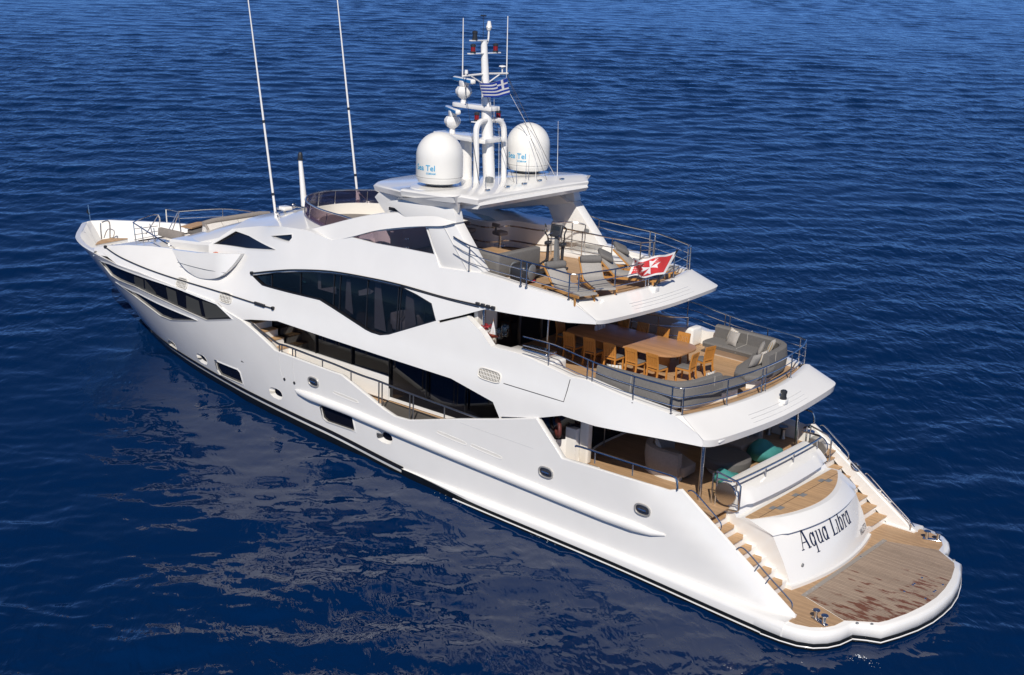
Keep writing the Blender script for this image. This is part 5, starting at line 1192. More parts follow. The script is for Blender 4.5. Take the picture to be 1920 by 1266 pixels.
# ------------------------------------------------------------------ sofas
def sofa(s, label):
    R = empty('corner_sofa', (7.2, s*2.6, BDZ)); tag(R, label, 'sofa', 'corner sofas on the middle deck')
    P = lambda m, n, mt, **k: child(m.xf(Matrix.Translation((-7.2,-s*2.6,-BDZ))).build(n, mt, **k), R)
    def sweep(path, prof):
        rr = []
        for i, p in enumerate(path):
            a = Vector(path[max(i-1,0)]); b = Vector(path[min(i+1,len(path)-1)]); t = (b-a).normalized(); nn = Vector((-t.y, t.x))
            rr.append([(p[0]+nn.x*o, p[1]+nn.y*o, BDZ+z) for o, z in prof])
        return MB().loft(rr)
    path = curve([(8.95,s*3.28),(8.2,s*3.26),(7.3,s*3.22),(6.75,s*3.16),(6.35,s*2.95),(6.14,s*2.55),(6.05,s*2.0),(6.0,s*1.30)],3)
    d = -1 if s < 0 else 1    # towards the inside
    bk = [(0,.12),(d*-.03,.45),(d*.02,.80),(d*.08,.84),(d*.20,.83),(d*.25,.78),(d*.22,.38),(d*.2,.12)]
    P(sweep(path, bk), 'backrest', GREYF, ang=40)
    st_ = [(d*.18,.28),(d*.18,.44),(d*.75,.45),(d*.90,.43),(d*.93,.38),(d*.90,.27)]
    P(sweep(path[:13], st_), 'seat', GREYF, ang=40)
    P(MB().prism([(6.25,s*2.9,BDZ+.28),(7.1,s*2.9,BDZ+.28),(7.15,s*2.35,BDZ+.28),(6.95,s*1.7,BDZ+.28),(6.8,s*.8,BDZ+.28),(6.55,s*.25,BDZ+.28),(6.1,s*.1,BDZ+.28),(5.78,s*.35,BDZ+.28),(5.85,s*1.3,BDZ+.28),(6.2,s*2.3,BDZ+.28)], (0,0,.165)), 'seat', GREYF, bevel=.05)
    P(sweep(path[:13], [(d*.2,.0),(d*.2,.28),(d*.82,.28),(d*.68,.0)]), 'base', CREAM, ang=40)
    P(MB().prism([(6.3,s*2.8,BDZ),(6.9,s*2.3,BDZ),(6.6,s*.9,BDZ),(6.15,s*.3,BDZ),(5.95,s*.5,BDZ),(6.05,s*1.3,BDZ),(6.2,s*2.3,BDZ)], (0,0,.28)), 'base', CREAM)
    for q in (7.75,): P(MB().tube([(q,s*3.29,BDZ+.3),(q,s*3.27,BDZ+.845),(q,s*3.0,BDZ+.8),(q,s*2.98,BDZ+.455),(q,s*2.36,BDZ+.45),(q,s*2.33,BDZ+.3)], .012, 5), 'piping', LGREY)
    P(MB().tube([(6.02,s*1.7,BDZ+.3),(6.02,s*1.7,BDZ+.845)], .012, 5), 'piping', LGREY)
    return R
sofa(1, 'grey corner sofa behind the near rail of the dining deck, seen from its back')
sofa(-1, 'grey corner sofa with scatter cushions along the far rail of the dining deck')
def cushion(x, y, z, rz, tilt, mat, label, size=.46, band=None):
    R = MB(); n = 9; rr = []
    vs = []; fs = []
    for side in (1,-1):
        n0 = len(vs)
        for i in range(n):
            for j in range(n):
                u = -1+2*i/(n-1); v = -1+2*j/(n-1); e = (1-u*u)*(1-v*v); pin = 1-.10*(1-abs(u*v))*0
                k = 1-.07*(abs(u)**2*(1-abs(v)**2)+abs(v)**2*(1-abs(u)**2))
                vs.append((side*.085*e**.45, u*size/2*k, v*size/2*k))
        for i in range(n-1):
            for j in range(n-1):
                q = (n0+i*n+j, n0+(i+1)*n+j, n0+(i+1)*n+j+1, n0+i*n+j+1); fs.append(q if side > 0 else q[::-1])
    m = MB().add(vs, fs); m.xf(Matrix.Rotation(tilt, 4, 'Y'))
    o = m.build('cushion', mat); o.location = (x, y, z+size*.46); o.rotation_euler = (random.uniform(-.12,.12),0,rz); tag(o, label, 'cushion', 'scatter cushions on the sofas'); return o
def stripe_mat():
    m, t, b = newmat('striped_linen'); tc = t.nodes.new('ShaderNodeTexCoord'); sp = t.nodes.new('ShaderNodeSeparateXYZ'); t.links.new(tc.outputs['Object'], sp.inputs[0])
    w = t.nodes.new('ShaderNodeMath'); w.operation = 'MULTIPLY'; w.inputs[1].default_value = 9; t.links.new(sp.outputs[1], w.inputs[0]); f = t.nodes.new('ShaderNodeMath'); f.operation = 'FRACT'; t.links.new(w.outputs[0], f.inputs[0])
    c = t.nodes.new('ShaderNodeValToRGB'); c.color_ramp.interpolation = 'CONSTANT'; e = c.color_ramp.elements; e[0].color = (.66,.63,.58,1); e[1].position = .55; e[1].color = (.5,.36,.2,1); e2 = e.new(.8); e2.color = (.55,.55,.54,1)
    t.links.new(f.outputs[0], c.inputs[0]); t.links.new(c.outputs[0], b.inputs['Base Color']); b.inputs['Roughness'].default_value = .9; return m
STRIPE = stripe_mat(); SEAT = BDZ+.45
cushion(8.22,-2.86,SEAT,math.radians(60),-.35,STRIPE,'striped cushion leaning on the far sofa back, behind a plain grey one')
cushion(8.05,-2.62,SEAT,math.radians(75),-.45,LGREY,'plain pale grey cushion in front of a striped one on the far sofa')
cushion(6.75,-2.72,SEAT,math.radians(15),-.35,STRIPE,'striped cushion in the corner of the far sofa')
cushion(6.85,-2.30,SEAT,math.radians(30),-.4,LGREY,'plain pale grey cushion in the corner of the far sofa')
cushion(6.32,-1.02,SEAT,math.radians(-5),-.4,LGREY,'plain grey cushion leaning at the after end of the far sofa')
cushion(6.32,-1.42,SEAT,math.radians(5),-.3,STRIPE,'striped cushion leaning at the after end of the far sofa')
cushion(8.55,2.92,SEAT,math.radians(-80),-.3,STRIPE,'striped cushion peeping over the back of the near sofa, at its forward end')
cushion(6.40,2.55,SEAT-.05,math.radians(-20),-.3,OFFW,'white cushion peeping over the corner of the near sofa')
cushion(6.30,1.55,SEAT,math.radians(0),-.2,STRIPE,'striped cushion peeping over the after end of the near sofa')
# bar cabinet, jars and model boat by the forward port opening of the bridge deck
m = MB(); m.rbox((10.4,2.75,BDZ),(12.3,3.45,BDZ+.62),.08); m.build('side_cabinet', WHITE, YA)
m = MB(); m.rbox((10.7,2.85,BDZ+.62),(11.7,3.35,BDZ+.78),.05); m.build('grill_lid', STEEL, YA)
for i, (c, x, y) in enumerate((('E',202,170),('E',232,155))):
    p = oY(c, x, y, 3.15); o = MB().lathe([(.11,-.2),(.12,-.15),(.12,.1),(.10,.14),(.10,.11),(.0,-.18)], (p.x,3.15,p.z), 18).build('glass_jar', glassmat('jar_glass%d' % i, (.75,.78,.78))); tag(o, ('clear glass jar on the cabinet, left of its twin','clear glass jar on the cabinet, right of its twin')[i], 'jar')
p = oY('E',172,175,3.2); MBT = empty('model_boat', (p.x,3.2,p.z-.1)); tag(MBT, 'little model sailing boat beside the flowers at the forward end of the dining deck', 'model boat')
child(MB().loft([[(-.2,0,.02),(-.2,.01,.05),(-.2,-.01,.05)],[(0,0,-.04),(0,.06,.05),(0,-.06,.05)],[(.22,0,.03),(.22,.01,.06),(.22,-.01,.06)]]).build('hull', pm('toy_red', (.3,.05,.03), .4)), MBT)
child(MB().add([(-.12,0,.08),(.12,0,.08),(.0,0,.5),(.0,.01,.5)], [(0,1,2),(0,3,1)]).build('sail', WCLOTH), MBT); child(MB().tube([(0,0,.05),(0,0,.55)], .006, 5).build('spar', CHAIRW), MBT)
p = oY('E',140,150,3.2); FLW = empty('flower_bowl', (p.x,3.2,p.z-.15)); tag(FLW, 'bowl of red and cream flowers by the slanting white coaming', 'flowers')
child(MB().lathe([(.05,0),(.12,.08),(.13,.12),(0,.11)], (0,0,0), 14).build('bowl', WHITE), FLW); fm = MB()
for k in range(26):
    a, r_, h = random.uniform(0,2*PI), random.uniform(0,.16), random.uniform(.13,.28); fm.lathe([(0,-.02),(.035,0),(.025,.03),(0,.035)], (r_*math.cos(a), r_*math.sin(a), h), 6)
child(fm.build('blossoms', pm('blossom_red', (.35,.02,.03), .7, noise=.5, nscale=30)), FLW)
# ------------------------------------------------------------------ sun deck furniture
def lounger(pillow):
    R = empty('sun_lounger', (0,0,0)); P = lambda m, n, mt, **k: child(m.build(n, mt, **k), R); W = .33
    ba = math.radians(42); bx, bz = .38, .30     # hinge; head is +x
    hx, hz = bx+.80*math.cos(ba), bz+.80*math.sin(ba)
    for s in (1,-1):
        P(MB().loft([[(x,s*W-.025,z-.04),(x,s*W+.025,z-.04),(x,s*W+.025,z+.03),(x,s*W-.025,z+.03)] for x, z in ((-1.05,.30),(-.6,.27),(-.1,.26),(.4,.25),(.95,.20))]), 'side_rail', LOUNGEW)
        P(MB().loft([[(x-.03,s*W-.02,z),(x+.03,s*W-.02,z),(x+.03,s*W+.02,z),(x-.03,s*W+.02,z)] for x, z in ((-.88,0),(-.85,.28))]), 'leg', LOUNGEW)
        P(MB().loft([[(x-.03,s*W-.02,z),(x+.03,s*W-.02,z),(x+.03,s*W+.02,z),(x-.03,s*W+.02,z)] for x, z in ((.9,0),(.72,.24))]), 'leg', LOUNGEW)
        P(MB().loft([[(x,s*(W-.01)-.02,z-.03),(x,s*(W-.01)+.02,z-.03),(x,s*(W-.01)+.02,z+.03),(x,s*(W-.01)-.02,z+.03)] for x, z in ((bx-.05,bz-.04),(hx,hz))]), 'back_rail', LOUNGEW)
    cu = []
    for x, z, nx, nz in [(-1.05,.30,0,1),(-.6,.28,0,1),(-.1,.27,0,1),(bx-.06,.28,-.2,.97),(bx+.06,.335,-.55,.84),(lerp(bx,hx,.5),lerp(bz,hz,.5),-math.sin(ba),math.cos(ba)),(hx,hz,-math.sin(ba),math.cos(ba))]:
        cu.append([(x+nx*.02,-W+.03,z+nz*.02),(x+nx*.075,-W+.02,z+nz*.075),(x+nx*.095,-W+.08,z+nz*.095),(x+nx*.095,W-.08,z+nz*.095),(x+nx*.075,W-.02,z+nz*.075),(x+nx*.02,W-.03,z+nz*.02)])
    P(MB().loft(cu), 'cushion', LGREY, ang=50)
    M = Matrix.Translation((hx-.13-.10*math.sin(ba), 0, hz-.10+.13*math.cos(ba)))
    if pillow == 'bolster': P(MB().xf(M) if False else MB().lathe([(0,-.33),(.08,-.33),(.115,-.29),(.125,0),(.115,.29),(.08,.33),(0,.33)], (0,0,0), 18, 'y').xf(M), 'bolster', GREYF)
    else:
        q = MB(); q.rbox((-.24,-.26,-.07),(.24,.26,.07),.06); P(q.xf(M @ Matrix.Rotation(-ba+.25, 4, 'Y') @ Matrix.Rotation(.5, 4, 'Z')), 'pillow', GREYF)
    return R
for i, (hx, hy, fx_, fy_, pl_, lb) in enumerate([(11.35,2.25,9.98,3.0-.25,'bolster','grey sun lounger with a bolster, nearest the exercise machine on the top deck'),(11.28,.72,9.85,1.85,'bolster','grey sun lounger with a bolster, second from the near rail of the top deck'),(11.35,.05,9.6,-.55,'pillow','grey sun lounger partly hidden behind the red flag, its pillow toward the bar'),(11.72,-1.1,9.85,-1.95,'pillow','grey sun lounger farthest from the camera, near the far rail of the top deck')]):
    L0 = lounger(pl_); L0.location = ((hx+fx_)/2, (hy+fy_)/2, SDZ); L0.rotation_euler = (0,0,math.atan2(hy-fy_, hx-fx_)); tag(L0, lb, 'sun lounger', 'sun loungers on the top deck')
o = empty('side_table', (11.35,-.55,SDZ)); tag(o, 'low slatted teak table between two sun loungers behind the flag', 'table')
tm = MB()
for k in range(6): tm.box((-.28,-.28+.095*k,.38),(.28,-.205+.095*k,.41))
child(tm.build('slatted_top', LOUNGEW), o)
for x in (-.24,.24):
    for y in (-.24,.24): child(MB().box((x-.02,y-.02,0),(x+.02,y+.02,.38)).build('leg', LOUNGEW), o)
# exercise machine
X = empty('exercise_machine', (13.03,.90,SDZ), math.atan2(2.45-(-.1), 12.72-13.25)); tag(X, 'black elliptical exercise machine with raised console standing on the top deck', 'exercise machine')
P = lambda m, n, mt, **k: child(m.build(n, mt, **k), X)
P(MB().rbox((.85,-.30,.02),(1.55,.30,.62),.16,None,4), 'drive_housing', DARKP); P(MB().lathe([(0,.02),(.22,.02),(.25,.0),(.25,-.02),(0,-.02)], (1.15,.315,.36), 24, 'y'), 'flywheel_cover', GREYP); P(MB().lathe([(0,.02),(.22,.02),(.25,.0),(.25,-.02),(0,-.02)], (1.15,-.315,.36), 24, 'y'), 'flywheel_cover', GREYP)
P(MB().rbox((-1.25,-.07,.03),(1.0,.07,.14),.03), 'base_beam', DARKP); P(MB().rbox((-1.3,-.35,.0),(-1.15,.35,.09),.03), 'cross_foot', DARKP); P(MB().rbox((.95,.2,.05),(1.12,.34,.1),.02), 'red_trim', pm('red_trim', (.5,.02,.03), .4))
P(MB().loft([[(-1.25,-.07,.08),(-1.03,-.07,.08),(-1.03,.07,.08),(-1.25,.07,.08)],[(-1.12,-.05,1.08),(-1.0,-.05,1.08),(-1.0,.05,1.08),(-1.12,.05,1.08)]]), 'mast', GREYP, ang=50)
for s in (1,-1):
    P(MB().tube([(1.1,s*.22,.40),(-.1,s*.24,.22),(-.9,s*.26,.30)], .035, 8), 'pedal_arm', DARKP); P(MB().rbox((-.25,s*.24-.08,.24),(.18,s*.24+.08,.31),.03), 'pedal', DARKP)
    P(MB().tube([(-.95,s*.26,.10),(-1.0,s*.26,.86)], .05, 8), 'lower_link', DARKP)
    P(MB().tube(curve([(-1.0,s*.26,.85),(-1.0,s*.30,1.05),(-.9,s*.34,1.2),(-.98,s*.36,1.36),(-.86,s*.33,1.46)],5), .024, 8), 'moving_handle', DARKP); P(MB().rbox((-1.1,s*.26-.08,.80),(-.85,s*.26+.08,.91),.03), 'link_knuckle', DARKP)
    P(MB().tube(curve([(-1.05,s*.06,1.0),(-.9,s*.18,1.0),(-.82,s*.2,1.12),(-.95,s*.1,1.2)],4), .02, 8), 'fixed_handle', STEEL)
P(MB().rbox((-.06,-.20,-.2),(.06,.20,.2),.03,Matrix.Translation((-1.02,0,1.26)) @ Matrix.Rotation(-.35,4,'Y')), 'console', DARKP); P(MB().rbox((.055,-.13,.0),(.066,.13,.14),.01,Matrix.Translation((-1.02,0,1.26)) @ Matrix.Rotation(-.35,4,'Y')), 'screen', pm('dark_screen', (.02,.025,.03), .15))
# sun deck corner sofa and the low teak table inside it
SS = empty('lounge_sofa', (13.9,1.4,SDZ)); tag(SS, 'grey high backed sofa facing the bar, seen from behind beside the arch leg', 'sofa')
P = lambda m, n, mt, **k: child(m.xf(Matrix.Translation((-13.9,-1.4,-SDZ))).build(n, mt, **k), SS)
P(MB().rbox((13.42,.42,SDZ+.06),(13.68,2.46,SDZ+.80),.06), 'backrest', GREYF); P(MB().rbox((13.45,2.22,SDZ+.06),(15.1,2.48,SDZ+.80),.06), 'backrest', GREYF); P(MB().rbox((13.66,.45,SDZ+.05),(14.3,2.25,SDZ+.42),.05), 'seat', GREYF)
P(MB().box((13.47,.5,SDZ),(15.05,2.42,SDZ+.08)), 'base', CREAM)
LT = empty('low_table', (14.75,1.3,SDZ)); tag(LT, 'low square teak table in front of the grey sofa on the top deck', 'table'); child(MB().rbox((-.4,-.55,.5),(.4,.55,.56),.02).build('table_top', TEAKS), LT); child(MB().lathe([(.05,0),(.05,.5)], (0,0,0), 12).build('pedestal', STEEL), LT)
# bar
bo_ = [(18.9,-1.05),(17.9,-.85),(17.2,-.72),(16.75,-.78),(16.55,-1.0),(16.5,-1.35),(16.38,-1.55),(16.05,-1.66),(15.6,-1.7),(15.25,-1.78),(15.05,-1.95),(15.0,-2.35),(15.02,-2.85)]
bp_ = curve(bo_, 4); bpoly = bp_+[(16.0,-2.95),(18.9,-2.75)]
BAR = MB().slab(bpoly, SDZ+.03, SDZ+.90).build('bar_counter', CREAM, YA, ang=30)
MB().slab(off_path(bp_,-.0)+[(16.0,-2.97),(18.9,-2.77)], SDZ+.90, SDZ+.94).build('bar_top', WHITE, BAR)
MB().slab([(18.8,-1.15),(17.9,-.95),(17.2,-.82),(16.85,-.88),(16.7,-1.15),(17.3,-1.5),(18.8,-1.6)], SDZ+.94, SDZ+.955).build('glass_top', pm('pale_glass', (.18,.30,.38), .05), BAR)
for z in (.22,.72):
    o_ = off_path(bp_, .008) ; o2 = off_path(bp_, -.008)
    for P_ in (o_, o2):
        MB().loft([[(x,y,SDZ+z),(x,y,SDZ+z+.05)] for x, y in P_], cap=False, ring_closed=False).build('steel_band', STEEL, BAR, recalc=False)
def stool():
    R = empty('bar_stool', (0,0,0)); P = lambda m, n, mt, **k: child(m.build(n, mt, **k), R)
    P(MB().lathe([(0,.03),(.2,.02),(.22,0),(0,0)], (0,0,0), 20), 'base', STEEL); P(MB().lathe([(.045,.02),(.045,.62)], (0,0,0), 12), 'column', STEEL)
    P(MB().tube([(.19*math.cos(a),.19*math.sin(a),.28) for a in [2*PI*k/20 for k in range(20)]], .014, 6, closed=True), 'foot_ring', STEEL)
    P(MB().rbox((-.2,-.2,.62),(.2,.2,.76),.05), 'seat', TAUPE); P(MB().rbox((.17,-.05,.70),(.21,.05,.95),.015), 'back_stem', TAUPE); P(MB().rbox((.14,-.19,.90),(.22,.19,1.03),.03), 'backrest', TAUPE)
    return R
s0 = stool()
for i, (x, y, a, lb) in enumerate([(17.0,-.12,100,'taupe bar stool on a steel column at the bar, second from the arch leg'),(16.02,-.62,80,'taupe bar stool on a steel column at the bar, nearest the exercise machine'),(17.75,-.02,110,'taupe bar stool at the bar, half hidden by the white arch leg')]):
    c = s0 if i == 0 else copy_tree(s0); c.location = (x, y, SDZ); c.rotation_euler = (0,0,math.radians(a)); tag(c, lb, 'bar stool', 'stools at the sun deck bar')
# ------------------------------------------------------------------ cockpit furniture
AC = empty('tub_sofa', (7.3,1.55,MD)); tag(AC, 'curved taupe tub sofa with a pale cushion in the shaded lower cockpit', 'sofa')
P = lambda m, n, mt, **k: child(m.xf(Matrix.Translation((-7.3,-1.55,-MD))).build(n, mt, **k), AC)
pth = curve([(6.75,2.10),(7.35,2.12),(7.9,1.95),(8.2,1.5),(8.2,.95),(8.0,.55)],4)
def sweepz(path, prof, z0):
    rr = []
    for i, p in enumerate(path):
        a = Vector(path[max(i-1,0)]); b = Vector(path[min(i+1,len(path)-1)]); t = (b-a).normalized(); nn = Vector((t.y,-t.x)) 
        rr.append([(p[0]+nn.x*o, p[1]+nn.y*o, z0+z) for o, z in prof])
    return MB().loft(rr)
P(sweepz(pth, [(-.02,.16),(-.06,.5),(-.03,.82),(.06,.86),(.18,.82),(.22,.4),(.2,.16)], MD), 'backrest', TAUPE, ang=40); P(sweepz(pth, [(-.0,.13),(-.03,.16),(.2,.16),(.2,.13)], MD), 'teak_plinth', TEAKS); P(sweepz(pth, [(.0,0),(-.0,.13),(.3,.13),(.3,0)], MD), 'base', CREAM)
P(MB().prism([(6.62,1.95,MD+.13),(7.4,1.98,MD+.13),(8.05,1.4,MD+.13),(8.0,.7,MD+.13),(7.5,.85,MD+.13),(7.0,1.15,MD+.13),(6.65,1.3,MD+.13)], (0,0,.30)), 'seat', TAUPE, bevel=.05)
cushion(7.9,1.45,MD+.43,math.radians(215),-.4,OFFW,'pale cushion with teal edges on the curved tub sofa',.45)
OT = empty('ottoman', (6.28,.28,MD)); tag(OT, 'large round dark grey ottoman between the tub sofa and the teal pouf', 'ottoman')
child(MB().lathe([(.0,.50),(.62,.50),(.63,.505),(.64,.50),(.70,.49),(.745,.44),(.75,.30),(.73,.22),(0,.22)], (0,0,0), 40).build('cushion', pm('charcoal_fabric', (.11,.103,.098), .9, noise=.1, nscale=15)), OT); child(MB().lathe([(.66,.22),(.67,.19),(.0,.19)], (0,0,0), 36).build('teak_ring', TEAKS), OT); child(MB().lathe([(.62,.19),(.5,0),(0,0)], (0,0,0), 36).build('base', CREAM), OT)
def pouf(x, y, rz, sc_, label, lean=.35):
    rr = []
    for j in range(11):
        t = j/10; ring = []
        for k in range(22):
            a = 2*PI*k/22; r_ = (math.sin(PI*(.12+.80*t))**.55)*.5*(1+.06*math.cos(2*a+1)+.04*math.cos(3*a+j))
            zz = t*.42*(1+lean*math.cos(a)*t); ring.append((r_*math.cos(a)*1.1*sc_, r_*math.sin(a)*.85*sc_, zz*sc_))
        rr.append(ring)
    o = MB().loft(rr).build('bean_bag', TEAL, ang=60); o.location = (x, y, MD); o.rotation_euler = (0,0,rz); return tag(o, label, 'bean bag', 'teal bean bags in the cockpit')
pouf(5.95,-1.45,math.radians(100),1.2,'big teal bean bag slumped beside the round ottoman under the overhang',.45); pouf(5.72,1.02,math.radians(70),.85,'smaller teal bean bag behind the transom rail, close to the gate with the round plate')
SB = empty('bench_sofa', (6.9,-1.1,MD)); tag(SB, 'taupe bench sofa with one pale cushion at the far side of the lower cockpit', 'sofa')
P = lambda m, n, mt, **k: child(m.xf(Matrix.Translation((-6.9,1.1,-MD))).build(n, mt, **k), SB)
P(MB().rbox((6.35,-1.9,MD+.15),(8.3,-.75,MD+.46),.06), 'seat', TAUPE); P(MB().rbox((6.4,-2.12,MD+.15),(8.3,-1.84,MD+.95),.06), 'backrest', TAUPE); P(MB().box((6.45,-2.0,MD),(8.25,-.9,MD+.16)), 'base', CREAM)
cushion(6.75,-1.7,MD+.46,math.radians(60),-.35,OFFW,'pale cushion on the far bench sofa in the cockpit',.42)
# ------------------------------------------------------------------ flags
def flagmesh(p00, p01, p10, p11, nu=26, nv=16, amp=.05, k=2.2, seed=0):
    """p00 hoist top, p01 hoist bottom, p10 fly top, p11 fly bottom"""
    p00, p01, p10, p11 = map(Vector, (p00, p01, p10, p11)); nrm = (p10-p00).cross(p01-p00).normalized()
    def at(u, v): return p00.lerp(p10,u).lerp(p01.lerp(p11,u),v)+nrm*(amp*u**.6*math.sin(2*PI*k*u+2.0*v+seed)+amp*.4*u*math.sin(9*u+5*v))+Vector((0,0,-.06*math.sin(PI*u)))
    return at, nrm
def sheet(at, nrm, u0, u1, v0, v1, off, mat, name, par=None, nu=24, nv=10, th=.006):
    vs = []; fs = []
    for sd in (1,-1):
        n0 = len(vs)
        for i in range(nu+1):
            for j in range(nv+1): vs.append(at(lerp(u0,u1,i/nu), lerp(v0,v1,j/nv))+nrm*(off*sd))
        for i in range(nu):
            for j in range(nv):
                q = (n0+i*(nv+1)+j, n0+(i+1)*(nv+1)+j, n0+(i+1)*(nv+1)+j+1, n0+i*(nv+1)+j+1); fs.append(q if sd > 0 else q[::-1])
    return MB().add(vs, fs).build(name, mat, par, ang=180, recalc=False)
sb0 = oY('K',1050,620,-.12); stt = oY('K',1340,170,-.12)
EN = empty('ensign', tuple(sb0)); tag(EN, 'red flag with a white eight pointed cross on the slanted staff at the top deck', 'flag')
MB().tube([sb0, stt], .03, 8).build('staff', BLACK, EN); MB().lathe([(0,.05),(.06,.04),(.07,0),(0,-.02)], stt, 12).build('truck', STEEL, EN); MB().rbox((sb0.x-.14,sb0.y-.12,sb0.z-.16),(sb0.x+.14,sb0.y+.12,sb0.z+.02),.04).build('staff_socket', WHITE, EN)
at, nr = flagmesh(oY('K',1335,192,-.12), oY('K',1185,462,-.12), oY('K',790,292,.25), oY('K',745,495,.25), amp=.15, k=1.7)
sheet(at, nr, .0, 1, 0, 1, .004, WCLOTH, 'border', EN)
sheet(at, nr, .07, .95, .10, .90, .008, RED, 'red_field', EN)
def poly_on(at, nrm, pts, mat, name, par, off):
    tri = []
    V, E_, F_, *_ = delaunay_2d_cdt([Vector(p) for p in dens(pts,.05)], [], [], 0, 1e-6)
    n = 22; vs2 = [Vector(p) for p in dens(pts,.03)]; 
    xs = [p[0] for p in pts]; ysx = [p[1] for p in pts]; gx = min(xs)
    while gx < max(xs):
        gy = min(ysx)
        while gy < max(ysx):
            if inpoly((gx,gy), pts): vs2.append(Vector((gx,gy)))
            gy += .04
        gx += .04
    V, E_, F_, *_ = delaunay_2d_cdt(vs2, [], [], 0, 1e-5)
    F_ = [f for f in F_ if inpoly((sum(V[i][0] for i in f)/3, sum(V[i][1] for i in f)/3), pts)]
    vs = [at(v[0],v[1])+nrm*off for v in V]+[at(v[0],v[1])-nrm*off for v in V]; nn = len(V)
    return MB().add(vs, [tuple(f) for f in F_]+[tuple(i+nn for i in f[::-1]) for f in F_]).build(name, mat, par, ang=180, recalc=False)
cu_, cv_ = .50, .5; L_, w_, nt_ = (.20, .36), .055, .13
cross = []
for k in range(4):
    a = k*PI/2
    for (r_, t_) in ((.06,-.35),(1.0,-.42),(.72,0),(1.0,.42)):
        if r_ < .1: q = (.05,-.05)
        else: q = (r_, t_)
        c, s_ = math.cos(a), math.sin(a); cross.append((cu_+(q[0]*c-q[1]*s_)*.20, cv_+(q[0]*s_+q[1]*c)*.36))
poly_on(at, nr, cross, WCLOTH, 'white_cross', EN, .013)
poly_on(at, nr, [(.86,.10),(.955,.36),(.90,.42),(.85,.28),(.80,.12)], WCLOTH, 'fly_patch', EN, .012)
# Greek courtesy flag
g = lambda x, y: oX('C', x, y, 15.95)
GF = empty('courtesy_flag', tuple(g(940,500))); tag(GF, 'small blue and white striped flag with a cross in its corner flying beside the mast', 'flag')
at, nr = flagmesh(g(922,398), g(946,500), g(752,432), g(762,518), amp=.05, k=1.8, seed=1)
sheet(at, nr, 0, 1, 0, 1, .004, WCLOTH, 'white_stripes', GF)
for k in range(0, 9, 2): sheet(at, nr, 0 if k > 4 else .37, 1, k/9, (k+1)/9, .009, BLUEC, 'blue_stripe', GF, 20, 2)
for (a0, a1, b0, b1) in ((0,.148,0,2/9),(.222,.37,0,2/9),(0,.148,3/9,5/9),(.222,.37,3/9,5/9)): sheet(at, nr, a0, a1, b0, b1, .010, BLUEC, 'blue_quarter', GF, 6, 4)
MB().tube([(16.33,-1.05,13.02), g(922,398), g(946,500), (15.0,-2.2,9.66)], .006, 4).build('halyard', WCLOTH, GF)
# ------------------------------------------------------------------ name on the transom
def stroke_text(glyphs, adv, start, scale, zbase, place, mat, name, par):
    out = MB()
    y0 = start
    for ch in glyphs:
        for poly in GL[ch][1]:
            V, E_, F_, *_ = delaunay_2d_cdt([Vector(p) for p in dens(poly,.08)], [(i, (i+1) % len(dens(poly,.08))) for i in range(len(dens(poly,.08)))], [], 0, 1e-6)
            F_ = [f for f in F_ if inpoly((sum(V[i][0] for i in f)/3, sum(V[i][1] for i in f)/3), poly)]
            out.add([place(y0-v[0]*scale*.68, v[1]*scale) for v in V], [tuple(f) for f in F_])
        y0 -= GL[ch][0]*scale*.68
    return out.build(name, mat, par, ang=180, recalc=False)
def bar_(x0,y0,x1,y1,w0,w1=None):
    w1 = w0 if w1 is None else w1; d = math.hypot(x1-x0,y1-y0); nx, ny = -(y1-y0)/d, (x1-x0)/d
    return [(x0+nx*w0/2,y0+ny*w0/2),(x0-nx*w0/2,y0-ny*w0/2),(x1-nx*w1/2,y1-ny*w1/2),(x1+nx*w1/2,y1+ny*w1/2)]
def rect(x0,y0,x1,y1): return [(x0,y0),(x1,y0),(x1,y1),(x0,y1)]
def bowl(cx, cy, rx, ry, thick, thin, a0=0, a1=360, n=26):
    """ring section, thick at the sides, thin at top and bottom"""
    o = []; i_ = []
    for k in range(n+1):
        a = math.radians(lerp(a0,a1,k/n)); c, s_ = math.cos(a), math.sin(a)
        o.append((cx+rx*c, cy+ry*s_)); i_.append((cx+(rx-thick)*c, cy+(ry-thin)*s_))
    return [o[k:k+2]+i_[k:k+2][::-1] for k in range(n)]
XH = .47
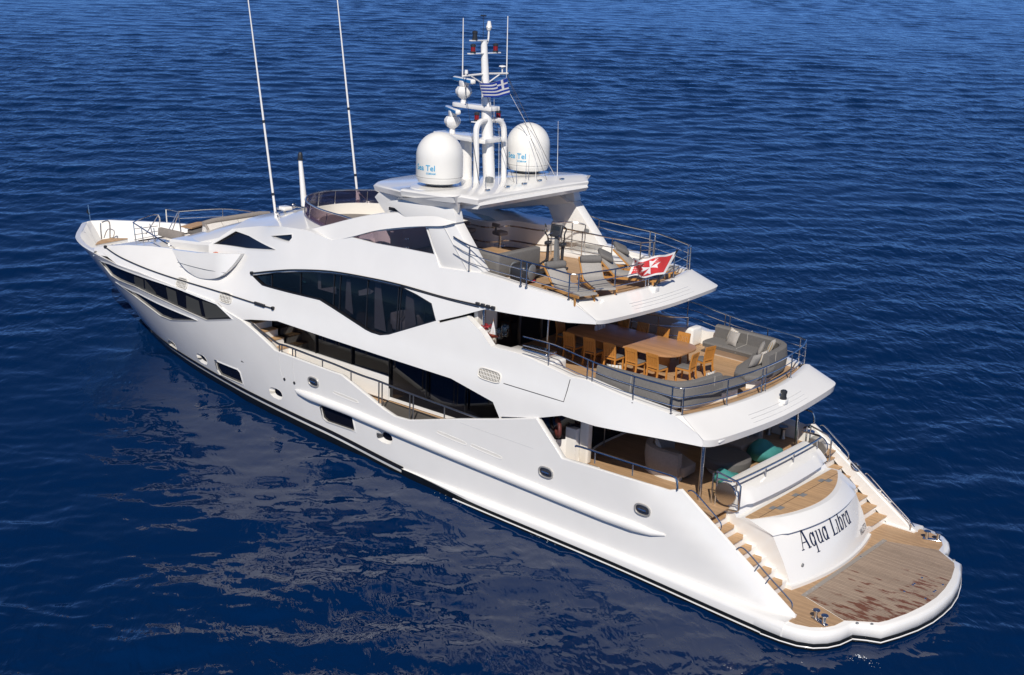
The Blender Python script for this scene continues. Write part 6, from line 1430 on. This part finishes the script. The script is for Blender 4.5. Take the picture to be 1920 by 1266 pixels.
def aform(): return bowl(.22,XH/2,.22,XH/2+.01,.125,.048,20,340)+[rect(.35,0,.47,XH),rect(.36,0,.54,.03),rect(.30,XH-.03,.46,XH)]
GL = {
 'A': (.86, [bar_(.08,0,.40,.74,.05),bar_(.36,.76,.68,0,.125),rect(.17,.22,.56,.255),rect(-.02,0,.20,.03),rect(.54,0,.82,.03)]),
 'q': (.60, bowl(.22,XH/2,.22,XH/2+.01,.125,.048,20,340)+[rect(.36,-.24,.46,XH),rect(.27,-.25,.56,-.22)]),
 'u': (.62, [rect(.05,.10,.17,XH),rect(-.02,XH-.03,.16,XH)]+bowl(.24,.14,.18,.15,.09,.04,180,330,12)+[rect(.37,0,.49,XH),rect(.30,XH-.03,.48,XH),rect(.38,0,.57,.03)]),
 'a': (.58, aform()), ' ': (.40, []),
 'L': (.64, [rect(.08,0,.22,.74),rect(0,.71,.31,.74),rect(0,0,.56,.045),bar_(.54,.0,.57,.22,.035)]),
 'i': (.31, [rect(.07,0,.19,XH),rect(0,XH-.03,.18,XH),rect(0,0,.26,.03)]+[[(.13+.065*math.cos(2*PI*k/12),.64+.065*math.sin(2*PI*k/12)) for k in range(12)]]),
 'b': (.58, [rect(.05,0,.17,.76),rect(-.02,.73,.16,.76)]+bowl(.28,XH/2,.22,XH/2+.01,.125,.048,-160,160)),
 'r': (.46, [rect(.07,0,.19,XH),rect(0,XH-.03,.18,XH),rect(0,0,.27,.03)]+bowl(.30,.30,.13,.17,.05,.05,60,160,8)+[[(.36+.055*math.cos(2*PI*k/10),.40+.055*math.sin(2*PI*k/10)) for k in range(10)]]),
}
def tplace(y, v): return Vector((tcoord(y, 1.36+v)-.012, y, 1.36+v))
stroke_text('Aqua Libra', 1, 1.60, .73, 1.1, tplace, NAVY, 'name_lettering', TR)
def vplace(u, v):
    y = -1.62-u*.60; return Vector((tcoord(y, .84+v)-.014, y, .84+v))
text('VALLETTA', .24, NAVY, 'port_lettering', TR, vplace, .002)
MB().lathe([(0,-.03),(.05,-.03),(.06,0)], (tcoord(1.75,1.02)+.0,1.75,1.02), 14, 'x').build('drain_cap', GREYP, TR)
